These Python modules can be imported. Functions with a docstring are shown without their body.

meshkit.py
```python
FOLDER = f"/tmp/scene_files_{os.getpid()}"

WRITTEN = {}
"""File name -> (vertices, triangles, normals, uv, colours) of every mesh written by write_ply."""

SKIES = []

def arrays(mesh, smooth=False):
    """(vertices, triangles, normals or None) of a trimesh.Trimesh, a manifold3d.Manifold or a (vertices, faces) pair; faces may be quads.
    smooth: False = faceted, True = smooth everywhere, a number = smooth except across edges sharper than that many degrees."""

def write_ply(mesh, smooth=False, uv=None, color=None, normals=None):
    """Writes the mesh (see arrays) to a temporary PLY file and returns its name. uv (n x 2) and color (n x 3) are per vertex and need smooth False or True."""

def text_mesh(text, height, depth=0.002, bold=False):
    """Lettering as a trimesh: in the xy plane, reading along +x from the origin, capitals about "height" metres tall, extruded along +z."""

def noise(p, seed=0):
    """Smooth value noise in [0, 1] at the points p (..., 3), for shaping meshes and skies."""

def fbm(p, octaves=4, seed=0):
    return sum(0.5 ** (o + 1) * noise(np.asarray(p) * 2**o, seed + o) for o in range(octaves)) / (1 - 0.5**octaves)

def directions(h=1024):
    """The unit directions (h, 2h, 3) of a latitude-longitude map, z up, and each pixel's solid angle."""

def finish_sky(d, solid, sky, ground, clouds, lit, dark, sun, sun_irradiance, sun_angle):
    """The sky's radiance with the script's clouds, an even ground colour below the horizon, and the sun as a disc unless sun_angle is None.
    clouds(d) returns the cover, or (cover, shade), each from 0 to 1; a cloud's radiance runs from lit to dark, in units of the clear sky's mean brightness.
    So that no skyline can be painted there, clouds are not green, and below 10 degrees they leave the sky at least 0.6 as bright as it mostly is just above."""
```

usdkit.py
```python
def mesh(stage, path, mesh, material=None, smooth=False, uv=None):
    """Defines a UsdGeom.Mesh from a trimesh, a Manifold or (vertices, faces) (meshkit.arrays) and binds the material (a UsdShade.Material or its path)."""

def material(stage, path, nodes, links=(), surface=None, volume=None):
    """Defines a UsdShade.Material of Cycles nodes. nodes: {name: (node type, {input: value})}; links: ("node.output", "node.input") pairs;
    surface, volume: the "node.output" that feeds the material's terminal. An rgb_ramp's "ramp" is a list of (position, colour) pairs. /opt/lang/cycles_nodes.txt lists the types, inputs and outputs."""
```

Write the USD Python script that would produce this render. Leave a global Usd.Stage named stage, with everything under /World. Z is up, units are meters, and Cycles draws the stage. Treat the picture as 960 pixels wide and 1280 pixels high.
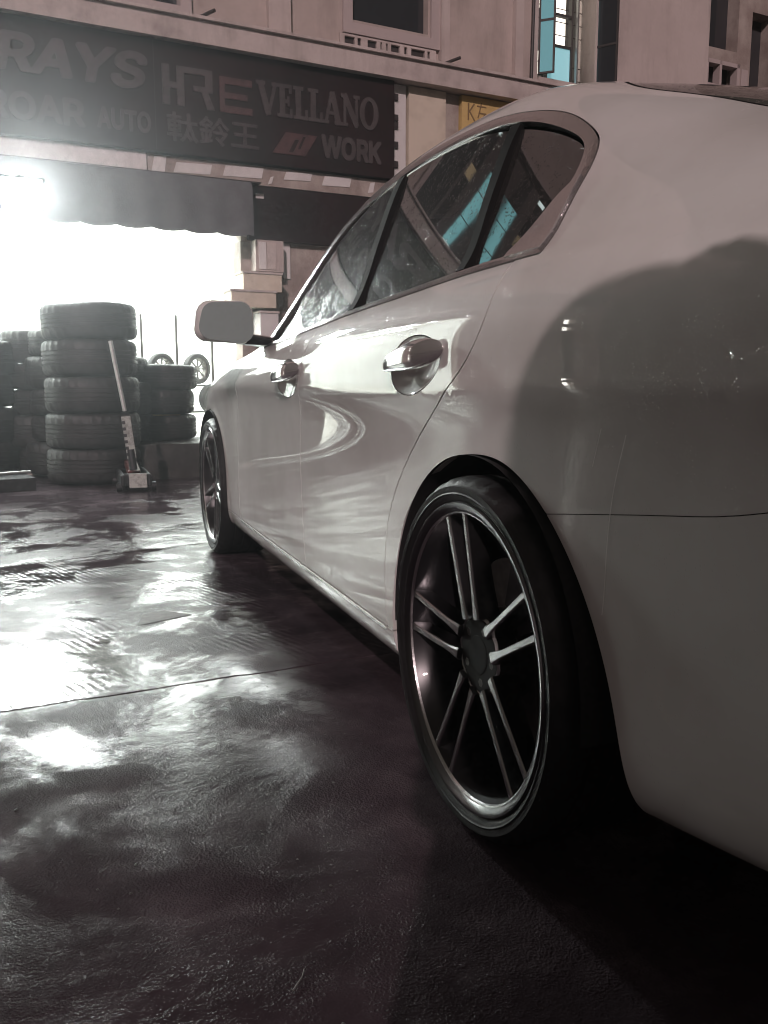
import math, glob, os
import numpy as np, trimesh
from pxr import Usd, UsdGeom, UsdLux, UsdShade, Gf, Sdf, Vt
from scipy.interpolate import PchipInterpolator, RectBivariateSpline
from scipy.ndimage import gaussian_filter
from scipy.spatial import Delaunay
import shapely, shapely.geometry as sg, shapely.ops, shapely.affinity
import usdkit, meshkit

stage = Usd.Stage.CreateInMemory()
UsdGeom.SetStageUpAxis(stage, 'Z'); UsdGeom.SetStageMetersPerUnit(stage, 1.0)
stage.SetDefaultPrim(UsdGeom.Xform.Define(stage, '/World').GetPrim())
UsdGeom.Scope.Define(stage, '/World/Looks')

# ---------------------------------------------------------------- camera
EYE, HEADING, PITCH = np.array([0, 0, .83]), math.radians(20.56), math.radians(8.43)
cam = UsdGeom.Camera.Define(stage, '/World/camera')
_f = np.array([math.sin(HEADING) * math.cos(PITCH), math.cos(HEADING) * math.cos(PITCH), -math.sin(PITCH)])
_r = np.array([math.cos(HEADING), -math.sin(HEADING), 0]); _u = np.cross(_r, _f)
cam.AddTransformOp().Set(Gf.Matrix4d(*_r, 0, *_u, 0, *(-_f), 0, *EYE, 1))
cam.CreateHorizontalApertureAttr(24.0); cam.CreateVerticalApertureAttr(32.0); cam.CreateFocalLengthAttr(27.0)
cam.CreateClippingRangeAttr((.03, 500.0))
cam.CreateExposureAttr(0.40)

# ---------------------------------------------------------------- night sky (city glow under cloud) and one soft street light from behind the camera
SUN_AZ, SUN_EL = math.radians(205), math.radians(28)
sky_mat = usdkit.material(stage, '/World/Looks/sky_look', {
    'sky': ('sky_texture', {'sky_type': 'single_scattering', 'sun_disc': False, 'sun_elevation': SUN_EL, 'sun_rotation': SUN_AZ, 'aerosol_density': 3.0}),
    'tint': ('mix_color', {'blend_type': 'mix', 'fac': .92, 'b': (5.2, 4.3, 3.5), 'use_clamp': False}),
    'bg': ('background_shader', {'strength': .0092})},
    [('sky.color', 'tint.a'), ('tint.result', 'bg.color')], surface='bg.background')
dome = UsdLux.DomeLight.Define(stage, '/World/sky')
UsdShade.MaterialBindingAPI.Apply(dome.GetPrim()).Bind(sky_mat)
dome.GetPrim().SetCustomDataByKey('kind', 'structure'); dome.GetPrim().SetCustomDataByKey('label', 'dim night sky with a reddish city glow')
sun = UsdLux.DistantLight.Define(stage, '/World/street_glow')
sun.CreateIntensityAttr(.39); sun.CreateAngleAttr(.7); sun.CreateColorAttr(Gf.Vec3f(1.0, .775, .79)); sun.CreateNormalizeAttr(True)
sun.AddRotateXYZOp().Set(Gf.Vec3f(90 - math.degrees(SUN_EL), 0, 180 - math.degrees(SUN_AZ)))
HAZE = .0075
LAMP, TUBE = 470.0, 140.0            # brightness of the floodlight under the awning and of the shop's tubes

# ---------------------------------------------------------------- materials
LK = {}
def mat(name, base, rough=.5, metal=0.0, coat=0.0, noise=None, bump=None, rnoise=None, spec=.5, emit=None, streak=0, **kw):
    """noise = (scale, second colour, low, high); rnoise = (scale, second roughness); bump = (scale, distance in metres, detail)."""
    n = {'p': ('principled_bsdf', {'base_color': base, 'roughness': rough, 'metallic': metal, 'coat_weight': coat, 'specular_ior_level': spec, **kw}), 'g': ('geometry', {})}
    l = []
    if emit: n['p'][1].update(emission_color=emit[0], emission_strength=emit[1])
    if noise:
        sc, c2, lo, hi = noise
        n['n'] = ('noise_texture', {'scale': sc, 'detail': 6.0, 'roughness': .62}); n['r'] = ('rgb_ramp', {'ramp': [(lo, base), (hi, c2)]})
        l += [('g.position', 'n.vector'), ('n.fac', 'r.fac')]
        if streak:
            n['sm'] = ('mapping', {'scale': (3.2, 3.2, .5), 'mapping_type': 'point'}); n['sn'] = ('noise_texture', {'scale': 1.0, 'detail': 6.0, 'roughness': .7}); n['sr'] = ('rgb_ramp', {'ramp': [(.34, (1 - streak, 1 - streak * 1.04, 1 - streak * 1.08)), (.52, (1, 1, 1))]}); n['mx'] = ('mix_color', {'blend_type': 'multiply', 'fac': 1.0})
            l += [('g.position', 'sm.vector'), ('sm.vector', 'sn.vector'), ('sn.fac', 'sr.fac'), ('r.color', 'mx.a'), ('sr.color', 'mx.b'), ('mx.result', 'p.base_color')]
        else: l += [('r.color', 'p.base_color')]
    if rnoise:
        n['rn'] = ('noise_texture', {'scale': rnoise[0], 'detail': 4.0}); n['rr'] = ('map_range', {'from_min': .35, 'from_max': .65, 'to_min': rough, 'to_max': rnoise[1], 'clamp': True})
        l += [('g.position', 'rn.vector'), ('rn.fac', 'rr.value'), ('rr.result', 'p.roughness')]
    if bump:
        n['bn'] = ('noise_texture', {'scale': bump[0], 'detail': bump[2] if len(bump) > 2 else 3.0}); n['b'] = ('bump', {'distance': bump[1], 'strength': 1.0})
        l += [('g.position', 'bn.vector'), ('bn.fac', 'b.height'), ('b.normal', 'p.normal')]
    LK[name] = usdkit.material(stage, '/World/Looks/' + name, n, l, surface='p.BSDF'); return LK[name]

# wet white paint: a clear coat carrying small beads of rain
LK['paint'] = usdkit.material(stage, '/World/Looks/paint', {
    'g': ('geometry', {}), 'p': ('principled_bsdf', {'base_color': (.68, .68, .66), 'roughness': .6, 'specular_ior_level': .08, 'coat_weight': 1.0, 'coat_roughness': .012, 'coat_ior': 1.6}),
    'dirt': ('noise_texture', {'scale': 3.0, 'detail': 5.0}), 'dr': ('rgb_ramp', {'ramp': [(.35, (.57, .565, .535)), (.6, (.66, .66, .635))]}),
    'v': ('voronoi_texture', {'scale': 170.0, 'randomness': 1.0}), 'dm': ('map_range', {'from_min': .0, 'from_max': .30, 'to_min': 1.0, 'to_max': 0.0, 'clamp': True, 'range_type': 'smoothstep'}),
    'vm': ('noise_texture', {'scale': 40.0, 'detail': 1.0}), 'vr': ('map_range', {'from_min': .56, 'from_max': .62, 'to_min': 0.0, 'to_max': 1.0, 'clamp': True}),
    'mul': ('math', {'math_type': 'multiply'}),
    'w': ('noise_texture', {'scale': 9.0, 'detail': 1.0}), 'ws': ('math', {'math_type': 'multiply_add', 'value2': .5}),
    'b': ('bump', {'distance': .0011, 'strength': 1.0})},
    [('g.position', 'dirt.vector'), ('dirt.fac', 'dr.fac'), ('dr.color', 'p.base_color'), ('g.position', 'v.vector'), ('g.position', 'vm.vector'), ('v.distance', 'dm.value'), ('vm.fac', 'vr.value'),
     ('dm.result', 'mul.value1'), ('vr.result', 'mul.value2'), ('g.position', 'w.vector'), ('w.fac', 'ws.value1'), ('mul.value', 'ws.value3'), ('mul.value', 'b.height'), ('b.normal', 'p.coat_normal')], surface='p.BSDF')
# tinted wet window glass
LK['tinted_glass'] = usdkit.material(stage, '/World/Looks/tinted_glass', {
    'g': ('geometry', {}), 't': ('transparent_bsdf', {'color': (.06, .065, .065)}), 'gl': ('glossy_bsdf', {'color': (1, 1, 1), 'roughness': .015}), 'f': ('fresnel', {'IOR': 1.6}),
    'df': ('diffuse_bsdf', {'color': (.22, .22, .21)}),
    'v': ('voronoi_texture', {'scale': 170.0}), 'dm': ('map_range', {'from_min': .0, 'from_max': .34, 'to_min': 1.0, 'to_max': 0.0, 'clamp': True}),
    'vm': ('noise_texture', {'scale': 55.0, 'detail': 1.0}), 'vr': ('map_range', {'from_min': .50, 'from_max': .60, 'to_min': 0.0, 'to_max': 1.0, 'clamp': True}), 'mul': ('math', {'math_type': 'multiply'}),
    'b': ('bump', {'distance': .0009, 'strength': 1.0}), 'dd': ('map_range', {'from_min': 0.0, 'from_max': .8, 'to_min': .12, 'to_max': .34, 'clamp': True}), 'm0': ('mix_closure', {}), 'm': ('mix_closure', {})},
    [('g.position', 'v.vector'), ('v.distance', 'dm.value'), ('g.position', 'vm.vector'), ('vm.fac', 'vr.value'), ('dm.result', 'mul.value1'), ('vr.result', 'mul.value2'), ('mul.value', 'b.height'),
     ('b.normal', 'gl.normal'), ('b.normal', 'f.normal'), ('t.BSDF', 'm0.closure1'), ('df.BSDF', 'm0.closure2'), ('m0.closure', 'm.closure1'), ('gl.BSDF', 'm.closure2'), ('f.fac', 'm.fac'), ('mul.value', 'dd.value'), ('dd.result', 'm0.fac')], surface='m.closure')
mat('chrome', (.68, .66, .66), .2, .97, .2, bump=(220, .0008, 2))
mat('handle_chrome', (.74, .74, .73), .10, .85, .5)
mat('water_streak', (.80, .79, .76), .3)
mat('gloss_black', (.012, .012, .013), .12, 0, 1.0)
mat('rubber_seal', (.005, .005, .005), .8, spec=.2)
mat('tyre_rubber', (.008, .008, .0085), .5, 0, bump=(220, .0006), rnoise=(14, .68))
mat('old_rubber', (.013, .0125, .013), .5, 0, bump=(60, .002), noise=(7, (.034, .032, .031), .45, .75), rnoise=(11, .7))
mat('rim_black', (.010, .010, .011), .3, .0, .3)
mat('rim_edge', (.62, .62, .62), .22, 1.0, bump=(120, .0004))
mat('rim_lip', (.17, .17, .175), .24, 1.0)
mat('brake_steel', (.12, .115, .11), .45, 1.0, rnoise=(60, .6))
mat('liner', (.010, .010, .010), .8)
mat('cabin', (.03, .028, .027), .7)
mat('mirror_glass', (.20, .245, .235), .7, .1)
mat('lamp_red', (.25, .01, .01), .1, 0, 1.0)
mat('lamp_clear', (.5, .5, .52), .08, .4, 1.0)
mat('badge', (.55, .55, .55), .15, 1.0)
# the wet forecourt: dark concrete under a film of water, brushed ribs in the middle slab, worn aggregate near by
LK['wet_concrete'] = usdkit.material(stage, '/World/Looks/wet_concrete', {
    'g': ('geometry', {}),
    'p': ('principled_bsdf', {'specular_ior_level': .5, 'ior': 1.36}),
    'c': ('noise_texture', {'scale': 2.2, 'detail': 9.0, 'roughness': .68}), 'cr': ('rgb_ramp', {'ramp': [(.3, (.020, .015, .0175)), (.52, (.044, .033, .038)), (.75, (.105, .082, .091))]}),
    'pud': ('noise_texture', {'scale': 2.1, 'detail': 8.0, 'roughness': .64, 'distortion': .3}), 'pm': ('map_range', {'from_min': .43, 'from_max': .56, 'to_min': 0.0, 'to_max': 1.0, 'clamp': True, 'range_type': 'smoothstep'}),
    'fine': ('noise_texture', {'scale': 48.0, 'detail': 6.0, 'roughness': .7}), 'grit': ('voronoi_texture', {'scale': 230.0, 'randomness': 1.0}),
    'lump': ('noise_texture', {'scale': 4.5, 'detail': 3.0}),
    'rmix': ('mix_float', {'a': .05, 'b': .20}), 'smix': ('mix_float', {'a': .5, 'b': .07}), 'dryr': ('rgb_ramp', {'ramp': [(0, (.04, .04, .04)), (.26, (.07, .07, .07)), (.36, (.18, .18, .18)), (.45, (.9, .9, .9)), (.5, (1, 1, 1)), (1, (1, 1, 1))]}), 'sm2': ('math', {'math_type': 'multiply'}), 'rr2': ('math', {'math_type': 'multiply_add', 'value2': -.07}), 'rr3': ('math', {'math_type': 'add', 'value2': .07}),
    'map': ('mapping', {'rotation': (0, 0, math.radians(-22)), 'mapping_type': 'point'}),
    'wv': ('wave_texture', {'wave_type': 'bands', 'bands_direction': 'x', 'scale': 12.0, 'distortion': 1.6, 'detail': 3.0, 'detail_scale': 1.6}),
    'wm': ('noise_texture', {'scale': 1.6, 'detail': 4.0}), 'wmr': ('map_range', {'from_min': .46, 'from_max': .58, 'to_min': 0.0, 'to_max': 1.0, 'clamp': True}),
    'sx': ('separate_xyz', {}), 'ry': ('map_range', {'from_min': 0.0, 'from_max': 5.0, 'to_min': 0.0, 'to_max': 1.0, 'clamp': True}),
    'rib': ('rgb_ramp', {'ramp': [(0, (.25, .25, .25)), (.42, (.35, .35, .35)), (.47, (1, 1, 1)), (.86, (1, 1, 1)), (.90, (.1, .1, .1)), (1, (.05, .05, .05))]}),
    'spk': ('rgb_ramp', {'ramp': [(0, (1.25, 1.25, 1.25)), (.32, (1.1, 1.1, 1.1)), (.46, (.50, .50, .50)), (.8, (.3, .3, .3)), (1, (.7, .7, .7))]}),
    'wr2': ('math', {'math_type': 'multiply'}), 'wmul': ('math', {'math_type': 'multiply'}),
    'f2': ('math', {'math_type': 'multiply'}), 'h1': ('math', {'math_type': 'multiply_add', 'value2': .42}), 'h2': ('math', {'math_type': 'multiply_add', 'value2': .55}), 'h3': ('math', {'math_type': 'multiply_add', 'value2': 2.6}),
    'gm': ('math', {'math_type': 'multiply'}),
    'dry': ('map_range', {'from_min': 0.0, 'from_max': 1.0, 'to_min': .25, 'to_max': 1.0}), 'hf': ('math', {'math_type': 'multiply'}),
    'b': ('bump', {'distance': .0030, 'strength': 1.0})},
    [('g.position', 'c.vector'), ('c.fac', 'cr.fac'), ('cr.color', 'p.base_color'), ('g.position', 'pud.vector'), ('pud.fac', 'pm.value'), ('pm.result', 'rmix.fac'), ('ry.result', 'dryr.fac'), ('dryr.color', 'rr2.value1'), ('rmix.result', 'rr2.value3'), ('rr2.value', 'rr3.value1'), ('rr3.value', 'p.roughness'), ('pm.result', 'smix.fac'), ('smix.result', 'sm2.value1'), ('dryr.color', 'sm2.value2'), ('sm2.value', 'p.specular_ior_level'),
     ('g.position', 'fine.vector'), ('g.position', 'grit.vector'), ('g.position', 'lump.vector'), ('g.position', 'map.vector'), ('map.vector', 'wv.vector'), ('g.position', 'wm.vector'), ('wm.fac', 'wmr.value'),
     ('g.position', 'sx.vector'), ('sx.y', 'ry.value'), ('ry.result', 'rib.fac'), ('ry.result', 'spk.fac'), ('rib.color', 'wr2.value1'), ('wmr.result', 'wr2.value2'), ('wr2.value', 'wmul.value2'), ('wv.fac', 'wmul.value1'),
     ('wmul.value', 'h1.value1'), ('fine.fac', 'f2.value1'), ('spk.color', 'f2.value2'), ('f2.value', 'h1.value3'), ('grit.distance', 'gm.value1'), ('spk.color', 'gm.value2'), ('gm.value', 'h2.value1'), ('h1.value', 'h2.value3'),
     ('pm.result', 'dry.value'), ('h2.value', 'hf.value1'), ('dry.result', 'hf.value2'), ('lump.fac', 'h3.value1'), ('hf.value', 'h3.value3'), ('h3.value', 'b.height'), ('b.normal', 'p.normal')], surface='p.BSDF')
mat('joint_fill', (.008, .008, .008), .4)
mat('plaster_pink', (.36, .305, .275), .85, noise=(1.6, (.47, .40, .365), .35, .68), bump=(30, .003), streak=.20)
mat('plaster_pale', (.50, .435, .405), .8, noise=(1.2, (.40, .34, .315), .45, .75), bump=(25, .003), streak=.20)
mat('plaster_ledge', (.50, .44, .41), .8, noise=(3.0, (.30, .25, .235), .5, .78), bump=(40, .003), streak=.20)
mat('plaster_dirty', (.27, .22, .195), .8, noise=(3.5, (.42, .37, .33), .4, .7), bump=(30, .004), streak=.20)
mat('sign_face', (.022, .010, .011), .6, noise=(2.0, (.013, .010, .010), .4, .7), spec=.2)
mat('sign_letter', (.066, .053, .053), .6, noise=(4, (.042, .034, .034), .40, .70))
mat('sign_letter_red', (.085, .040, .040), .55, noise=(5, (.05, .026, .026), .4, .7))
mat('banner_white', (.62, .60, .58), .6, noise=(5, (.48, .46, .44), .5, .8))
mat('cream_board', (.60, .53, .43), .7, noise=(4, (.46, .40, .32), .45, .75))
mat('yellow_board', (.56, .40, .16), .6, noise=(5, (.46, .32, .13), .45, .75))
mat('brown_print', (.20, .13, .06), .6)
mat('dark_trim', (.035, .028, .027), .6)
mat('awning_cloth', (.11, .115, .12), .8, noise=(5, (.075, .075, .08), .4, .7), bump=(60, .002))
mat('inside_white', (.82, .83, .82), .6)
mat('inside_floor', (.55, .54, .50), .5)
mat('step_concrete', (.03, .028, .027), .55, noise=(8, (.06, .055, .05), .45, .75), bump=(40, .004))
mat('tube_glow', (1, 1, 1), .5, emit=((.92, 1.0, .95), TUBE))
mat('flood_glow', (1, 1, 1), .5, emit=((.93, 1.0, .97), LAMP))
mat('room_glow', (1, 1, 1), .5, emit=((1.0, .93, .78), 1.15))
mat('frosted_glow', (.30, .55, .58), .3, emit=((.28, .62, .68), .42))
mat('teal_glass', (.10, .26, .28), .18, 0, 1.0, emit=((.16, .36, .40), .42))
mat('dark_glass', (.020, .022, .026), .12, 0, 1.0)
mat('window_frame', (.42, .36, .345), .6)
mat('iron', (.055, .048, .045), .5, .3)
mat('teal_bright', (.1, .3, .3), .2, emit=((.35, .85, .9), 1.0)); mat('white_bright', (.8, .8, .8), .3, emit=((.8, 1.0, .97), 2.0)); mat('amber_bright', (.5, .4, .2), .3, emit=((1.0, .8, .5), .22)); mat('slit_glow', (1, 1, 1), .5, emit=((1.0, .98, .92), 9.0))
mat('galvanised', (.42, .42, .41), .35, .8, rnoise=(20, .5))
mat('steel_dark', (.04, .04, .042), .4, .6, rnoise=(18, .6))
mat('jack_red', (.10, .022, .02), .4, noise=(20, (.05, .03, .028), .45, .7))
mat('hazard_pale', (.34, .36, .33), .5, noise=(30, (.17, .175, .16), .45, .7))
mat('alloy_silver', (.70, .71, .72), .25, 1.0)
mat('carton', (.45, .29, .14), .7)
mat('carton_wet', (.16, .155, .15), .6, 0, 0, spec=.3, noise=(25, (.10, .097, .094), .4, .7))
mat('grit_stone', (.05, .048, .045), .35)
mat('leaf_litter', (.03, .024, .018), .3)

# ---------------------------------------------------------------- helpers
def unique(path):
    k, p = 0, path
    while stage.GetPrimAtPath(p): k += 1; p = f'{path}_{k:03d}'
    return p
def tag(o, label=None, cat=None, group=None, kind=None):
    for k, v in (('label', label), ('category', cat), ('group', group), ('kind', kind)):
        if v: o.SetCustomDataByKey(k, v)
    return o
def thing(name, label=None, cat=None, loc=(0, 0, 0), rotz=0, group=None, kind=None, parent='/World'):
    x = UsdGeom.Xform.Define(stage, unique(f'{parent}/{name}'))
    if any(loc) or rotz:
        x.AddTranslateOp().Set(Gf.Vec3d(*map(float, loc)))
        if rotz: x.AddRotateZOp().Set(float(rotz))
    return tag(x.GetPrim(), label, cat, group, kind)
def add(name, mesh, m, parent=None, smooth=35, label=None, cat=None, group=None, kind=None):
    p = '/World' if parent is None else str(parent.GetPath()) if hasattr(parent, 'GetPath') else parent
    return tag(usdkit.mesh(stage, unique(f'{p}/{name}'), mesh, LK[m], smooth=smooth).GetPrim(), label, cat, group, kind)
def add_n(name, v, f, n, m, parent):
    p = unique(f'{parent.GetPath()}/{name}')
    o = usdkit.mesh(stage, p, (v, f), LK[m])
    o.CreateNormalsAttr(Vt.Vec3fArray.FromNumpy(n.astype(np.float32))); o.SetNormalsInterpolation('vertex')
    return o.GetPrim()
def cat_(ms): return trimesh.util.concatenate([m for m in ms if m is not None])
def bx(x0, x1, y0, y1, z0, z1):
    m = trimesh.creation.box([x1 - x0, y1 - y0, z1 - z0]); m.apply_translation([(x0 + x1) / 2, (y0 + y1) / 2, (z0 + z1) / 2]); return m
def cyl(p, q, r, n=16):
    return trimesh.creation.cylinder(radius=r, segment=[p, q], sections=n)
def lathe(prof, n=64):
    """prof: (radius, height) along the z axis."""
    return trimesh.creation.revolve(np.array(prof, float), sections=n)
def xf(m, M):
    m = m.copy(); m.apply_transform(M); return m
def rbox(x, y, z, r, seg=3):
    import manifold3d as m3
    s = m3.Manifold.sphere(r, 8 * seg)
    return trimesh.Trimesh(*_mf(m3.Manifold.batch_hull([s.translate([sx * (x / 2 - r), sy * (y / 2 - r), sz * (z / 2 - r)]) for sx in (-1, 1) for sy in (-1, 1) for sz in (-1, 1)])))
def _mf(m):
    t = m.to_mesh(); return np.array(t.vert_properties[:, :3]), np.array(t.tri_verts)
def at(m, x, y, z): m = m.copy(); m.apply_translation([x, y, z]); return m

# ---------------------------------------------------------------- the car's outer surface: half width and height over (u along the car from the rear axle, s up and over the section)
XC, YR = 1.602, 1.300            # centre line of the car and its rear axle in the world
STN = np.array([-1.10, -.85, -.55, -.25, .05, .40, .80, 1.30, 1.65, 1.95, 2.30, 2.97, 3.50, 3.83])
WMAX = np.array([.800, .868, .906, .924, .932, .932, .930, .930, .930, .930, .930, .918, .840, .600])
ZBOT = np.array([.330, .275, .235, .200, .170, .165, .165, .165, .165, .165, .165, .170, .190, .230])
LOW_W = np.array([.800, .868, .896, .902, .901, .904, .914, .930, .925])
LOW_Z = np.array([.165, .172, .230, .320, .480, .640, .790])
UPW = np.array([[.700, .660, .600, .550, .450, .25, 0], [.790, .740, .670, .600, .480, .25, 0], [.840, .785, .700, .620, .500, .25, 0], [.862, .795, .695, .612, .500, .25, 0],
                [.870, .795, .695, .612, .490, .25, 0], [.872, .790, .700, .632, .500, .25, 0], [.872, .790, .705, .640, .500, .25, 0], [.870, .790, .700, .635, .500, .25, 0],
                [.868, .805, .725, .665, .520, .25, 0], [.866, .825, .765, .700, .550, .25, 0], [.862, .820, .760, .700, .550, .25, 0], [.840, .785, .700, .620, .500, .25, 0],
                [.720, .670, .600, .530, .420, .22, 0], [.460, .430, .390, .350, .280, .14, 0]])
UPZ = np.array([[.950, 1.000, 1.030, 1.045, 1.055, 1.065, 1.070], [.990, 1.045, 1.070, 1.083, 1.095, 1.105, 1.110], [1.015, 1.075, 1.120, 1.140, 1.155, 1.165, 1.170],
                [1.035, 1.115, 1.200, 1.232, 1.258, 1.278, 1.283], [1.045, 1.175, 1.300, 1.344, 1.370, 1.384, 1.390], [1.035, 1.205, 1.380, 1.448, 1.464, 1.474, 1.478],
                [1.020, 1.205, 1.390, 1.455, 1.492, 1.510, 1.515], [.995, 1.180, 1.365, 1.436, 1.475, 1.495, 1.500], [.975, 1.100, 1.255, 1.325, 1.370, 1.395, 1.400],
                [.960, 1.020, 1.090, 1.140, 1.175, 1.200, 1.210], [.945, .965, .985, 1.000, 1.020, 1.045, 1.050], [.880, .905, .925, .935, .945, .960, .965],
                [.760, .785, .800, .808, .815, .825, .830], [.660, .680, .690, .697, .705, .715, .720]])
ARCH_R, ARCH_Z, AXLES = .375, .333, (.09, 2.97)
def _controls(k):
    w = list(LOW_W - (.930 - WMAX[k])); z = list(LOW_Z + (ZBOT[k] - .165) * np.array([1, 1, .85, .6, .3, .1, 0]))
    zb = UPZ[k, 0]
    z[6] = min(z[6], zb - .17); z += [zb - .105, zb - .035]
    w[8] = max(w[8] - .012, UPW[k, 0] + .012) if UPW[k, 0] < w[8] else w[8]
    w[7] = max(w[7], w[8] + .01)
    return np.array(w + list(UPW[k])), np.array(z + list(UPZ[k]))
_cw, _cz = zip(*[_controls(k) for k in range(len(STN))])
_cw, _cz = np.array(_cw), np.array(_cz)
_ref = 6
_sref = np.concatenate([[0], np.cumsum(np.hypot(np.diff(_cw[_ref]), np.diff(_cz[_ref])))])
SMAX = _sref[-1]
UG, SG = np.linspace(-1.10, 3.83, 420), np.linspace(0, SMAX, 260)
_w = PchipInterpolator(STN, _cw, axis=0)(UG); _z = PchipInterpolator(STN, _cz, axis=0)(UG)
_w = PchipInterpolator(_sref, _w, axis=1)(SG); _z = PchipInterpolator(_sref, _z, axis=1)(SG)
def _soft(a, su, ss):
    up, sp = 60, 40                                   # odd reflection at the ends keeps their values and slopes
    a = np.concatenate([2 * a[:1] - a[up:0:-1], a, 2 * a[-1:] - a[-2:-up - 2:-1]], 0)
    a = np.concatenate([2 * a[:, :1] - a[:, sp:0:-1], a, 2 * a[:, -1:] - a[:, -2:-sp - 2:-1]], 1)
    return gaussian_filter(a, (su, ss))[up:-up, sp:-sp]
_w, _z = _soft(_w, 9, 5.0), _soft(_z, 9, 5.0)
_U = UG[:, None] + 0 * _z
_side = np.clip((1.0 - _z) / .1, 0, 1)
_w = _w + _side * .010 * np.exp(-np.sqrt((_z - .818) ** 2 + .007 ** 2) / .045) * np.clip((_U + .9) / .5, 0, 1) * np.clip((3.3 - _U) / .6, 0, 1)
for _c in AXLES[1:]:                                    # rolled lip round each wheel arch
    _r = np.hypot(_U - _c, _z - ARCH_Z)
    _w = _w + _side * .004 * np.exp(-((_r - ARCH_R) / .03) ** 2) * (_z > .2)
_w[:, -1] = 0
SW, SZ = RectBivariateSpline(UG, SG, _w), RectBivariateSpline(UG, SG, _z)
def surf(u, s, side=-1, off=0.0):
    """World points of the skin at (u, s), moved off along its normal; side -1 is the left (camera) side."""
    u, s = np.asarray(u, float), np.asarray(s, float)
    w, z = SW(u, s, grid=False), SZ(u, s, grid=False)
    tu = np.stack([SW(u, s, dx=1, grid=False), np.ones_like(w), SZ(u, s, dx=1, grid=False)], -1)
    ts = np.stack([SW(u, s, dy=1, grid=False), np.zeros_like(w), SZ(u, s, dy=1, grid=False)], -1)
    n = np.cross(tu, ts); n /= np.linalg.norm(n, axis=-1, keepdims=True)
    n *= np.where((n[..., :1] < -1e-9) & (np.abs(n[..., :1]) > np.abs(n[..., 2:])), -1, 1)
    p = np.stack([w, u, z], -1) + n * np.asarray(off)[..., None]
    p = np.stack([XC + side * p[..., 0], YR + p[..., 1], p[..., 2]], -1)
    return p, n * np.array([side, 1, 1])
_sd = np.linspace(0, SMAX, 700)
def s_at_z(u, z):
    u, z = np.atleast_1d(u).astype(float), np.atleast_1d(z).astype(float)
    out = np.empty(len(u))
    for i, (a, b) in enumerate(zip(u, z)):
        zz = np.maximum.accumulate(SZ(np.full(700, a), _sd, grid=False)); out[i] = np.interp(b, zz, _sd)
    return out
def s_at_w(u, w):
    u, w = np.atleast_1d(u).astype(float), np.atleast_1d(w).astype(float)
    out = np.empty(len(u))
    for i, (a, b) in enumerate(zip(u, w)):
        ww = SW(np.full(700, a), _sd, grid=False); k = np.argmax(ww); out[i] = np.interp(-b, -np.minimum.accumulate(ww[k:]), _sd[k:])
    return out
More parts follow.
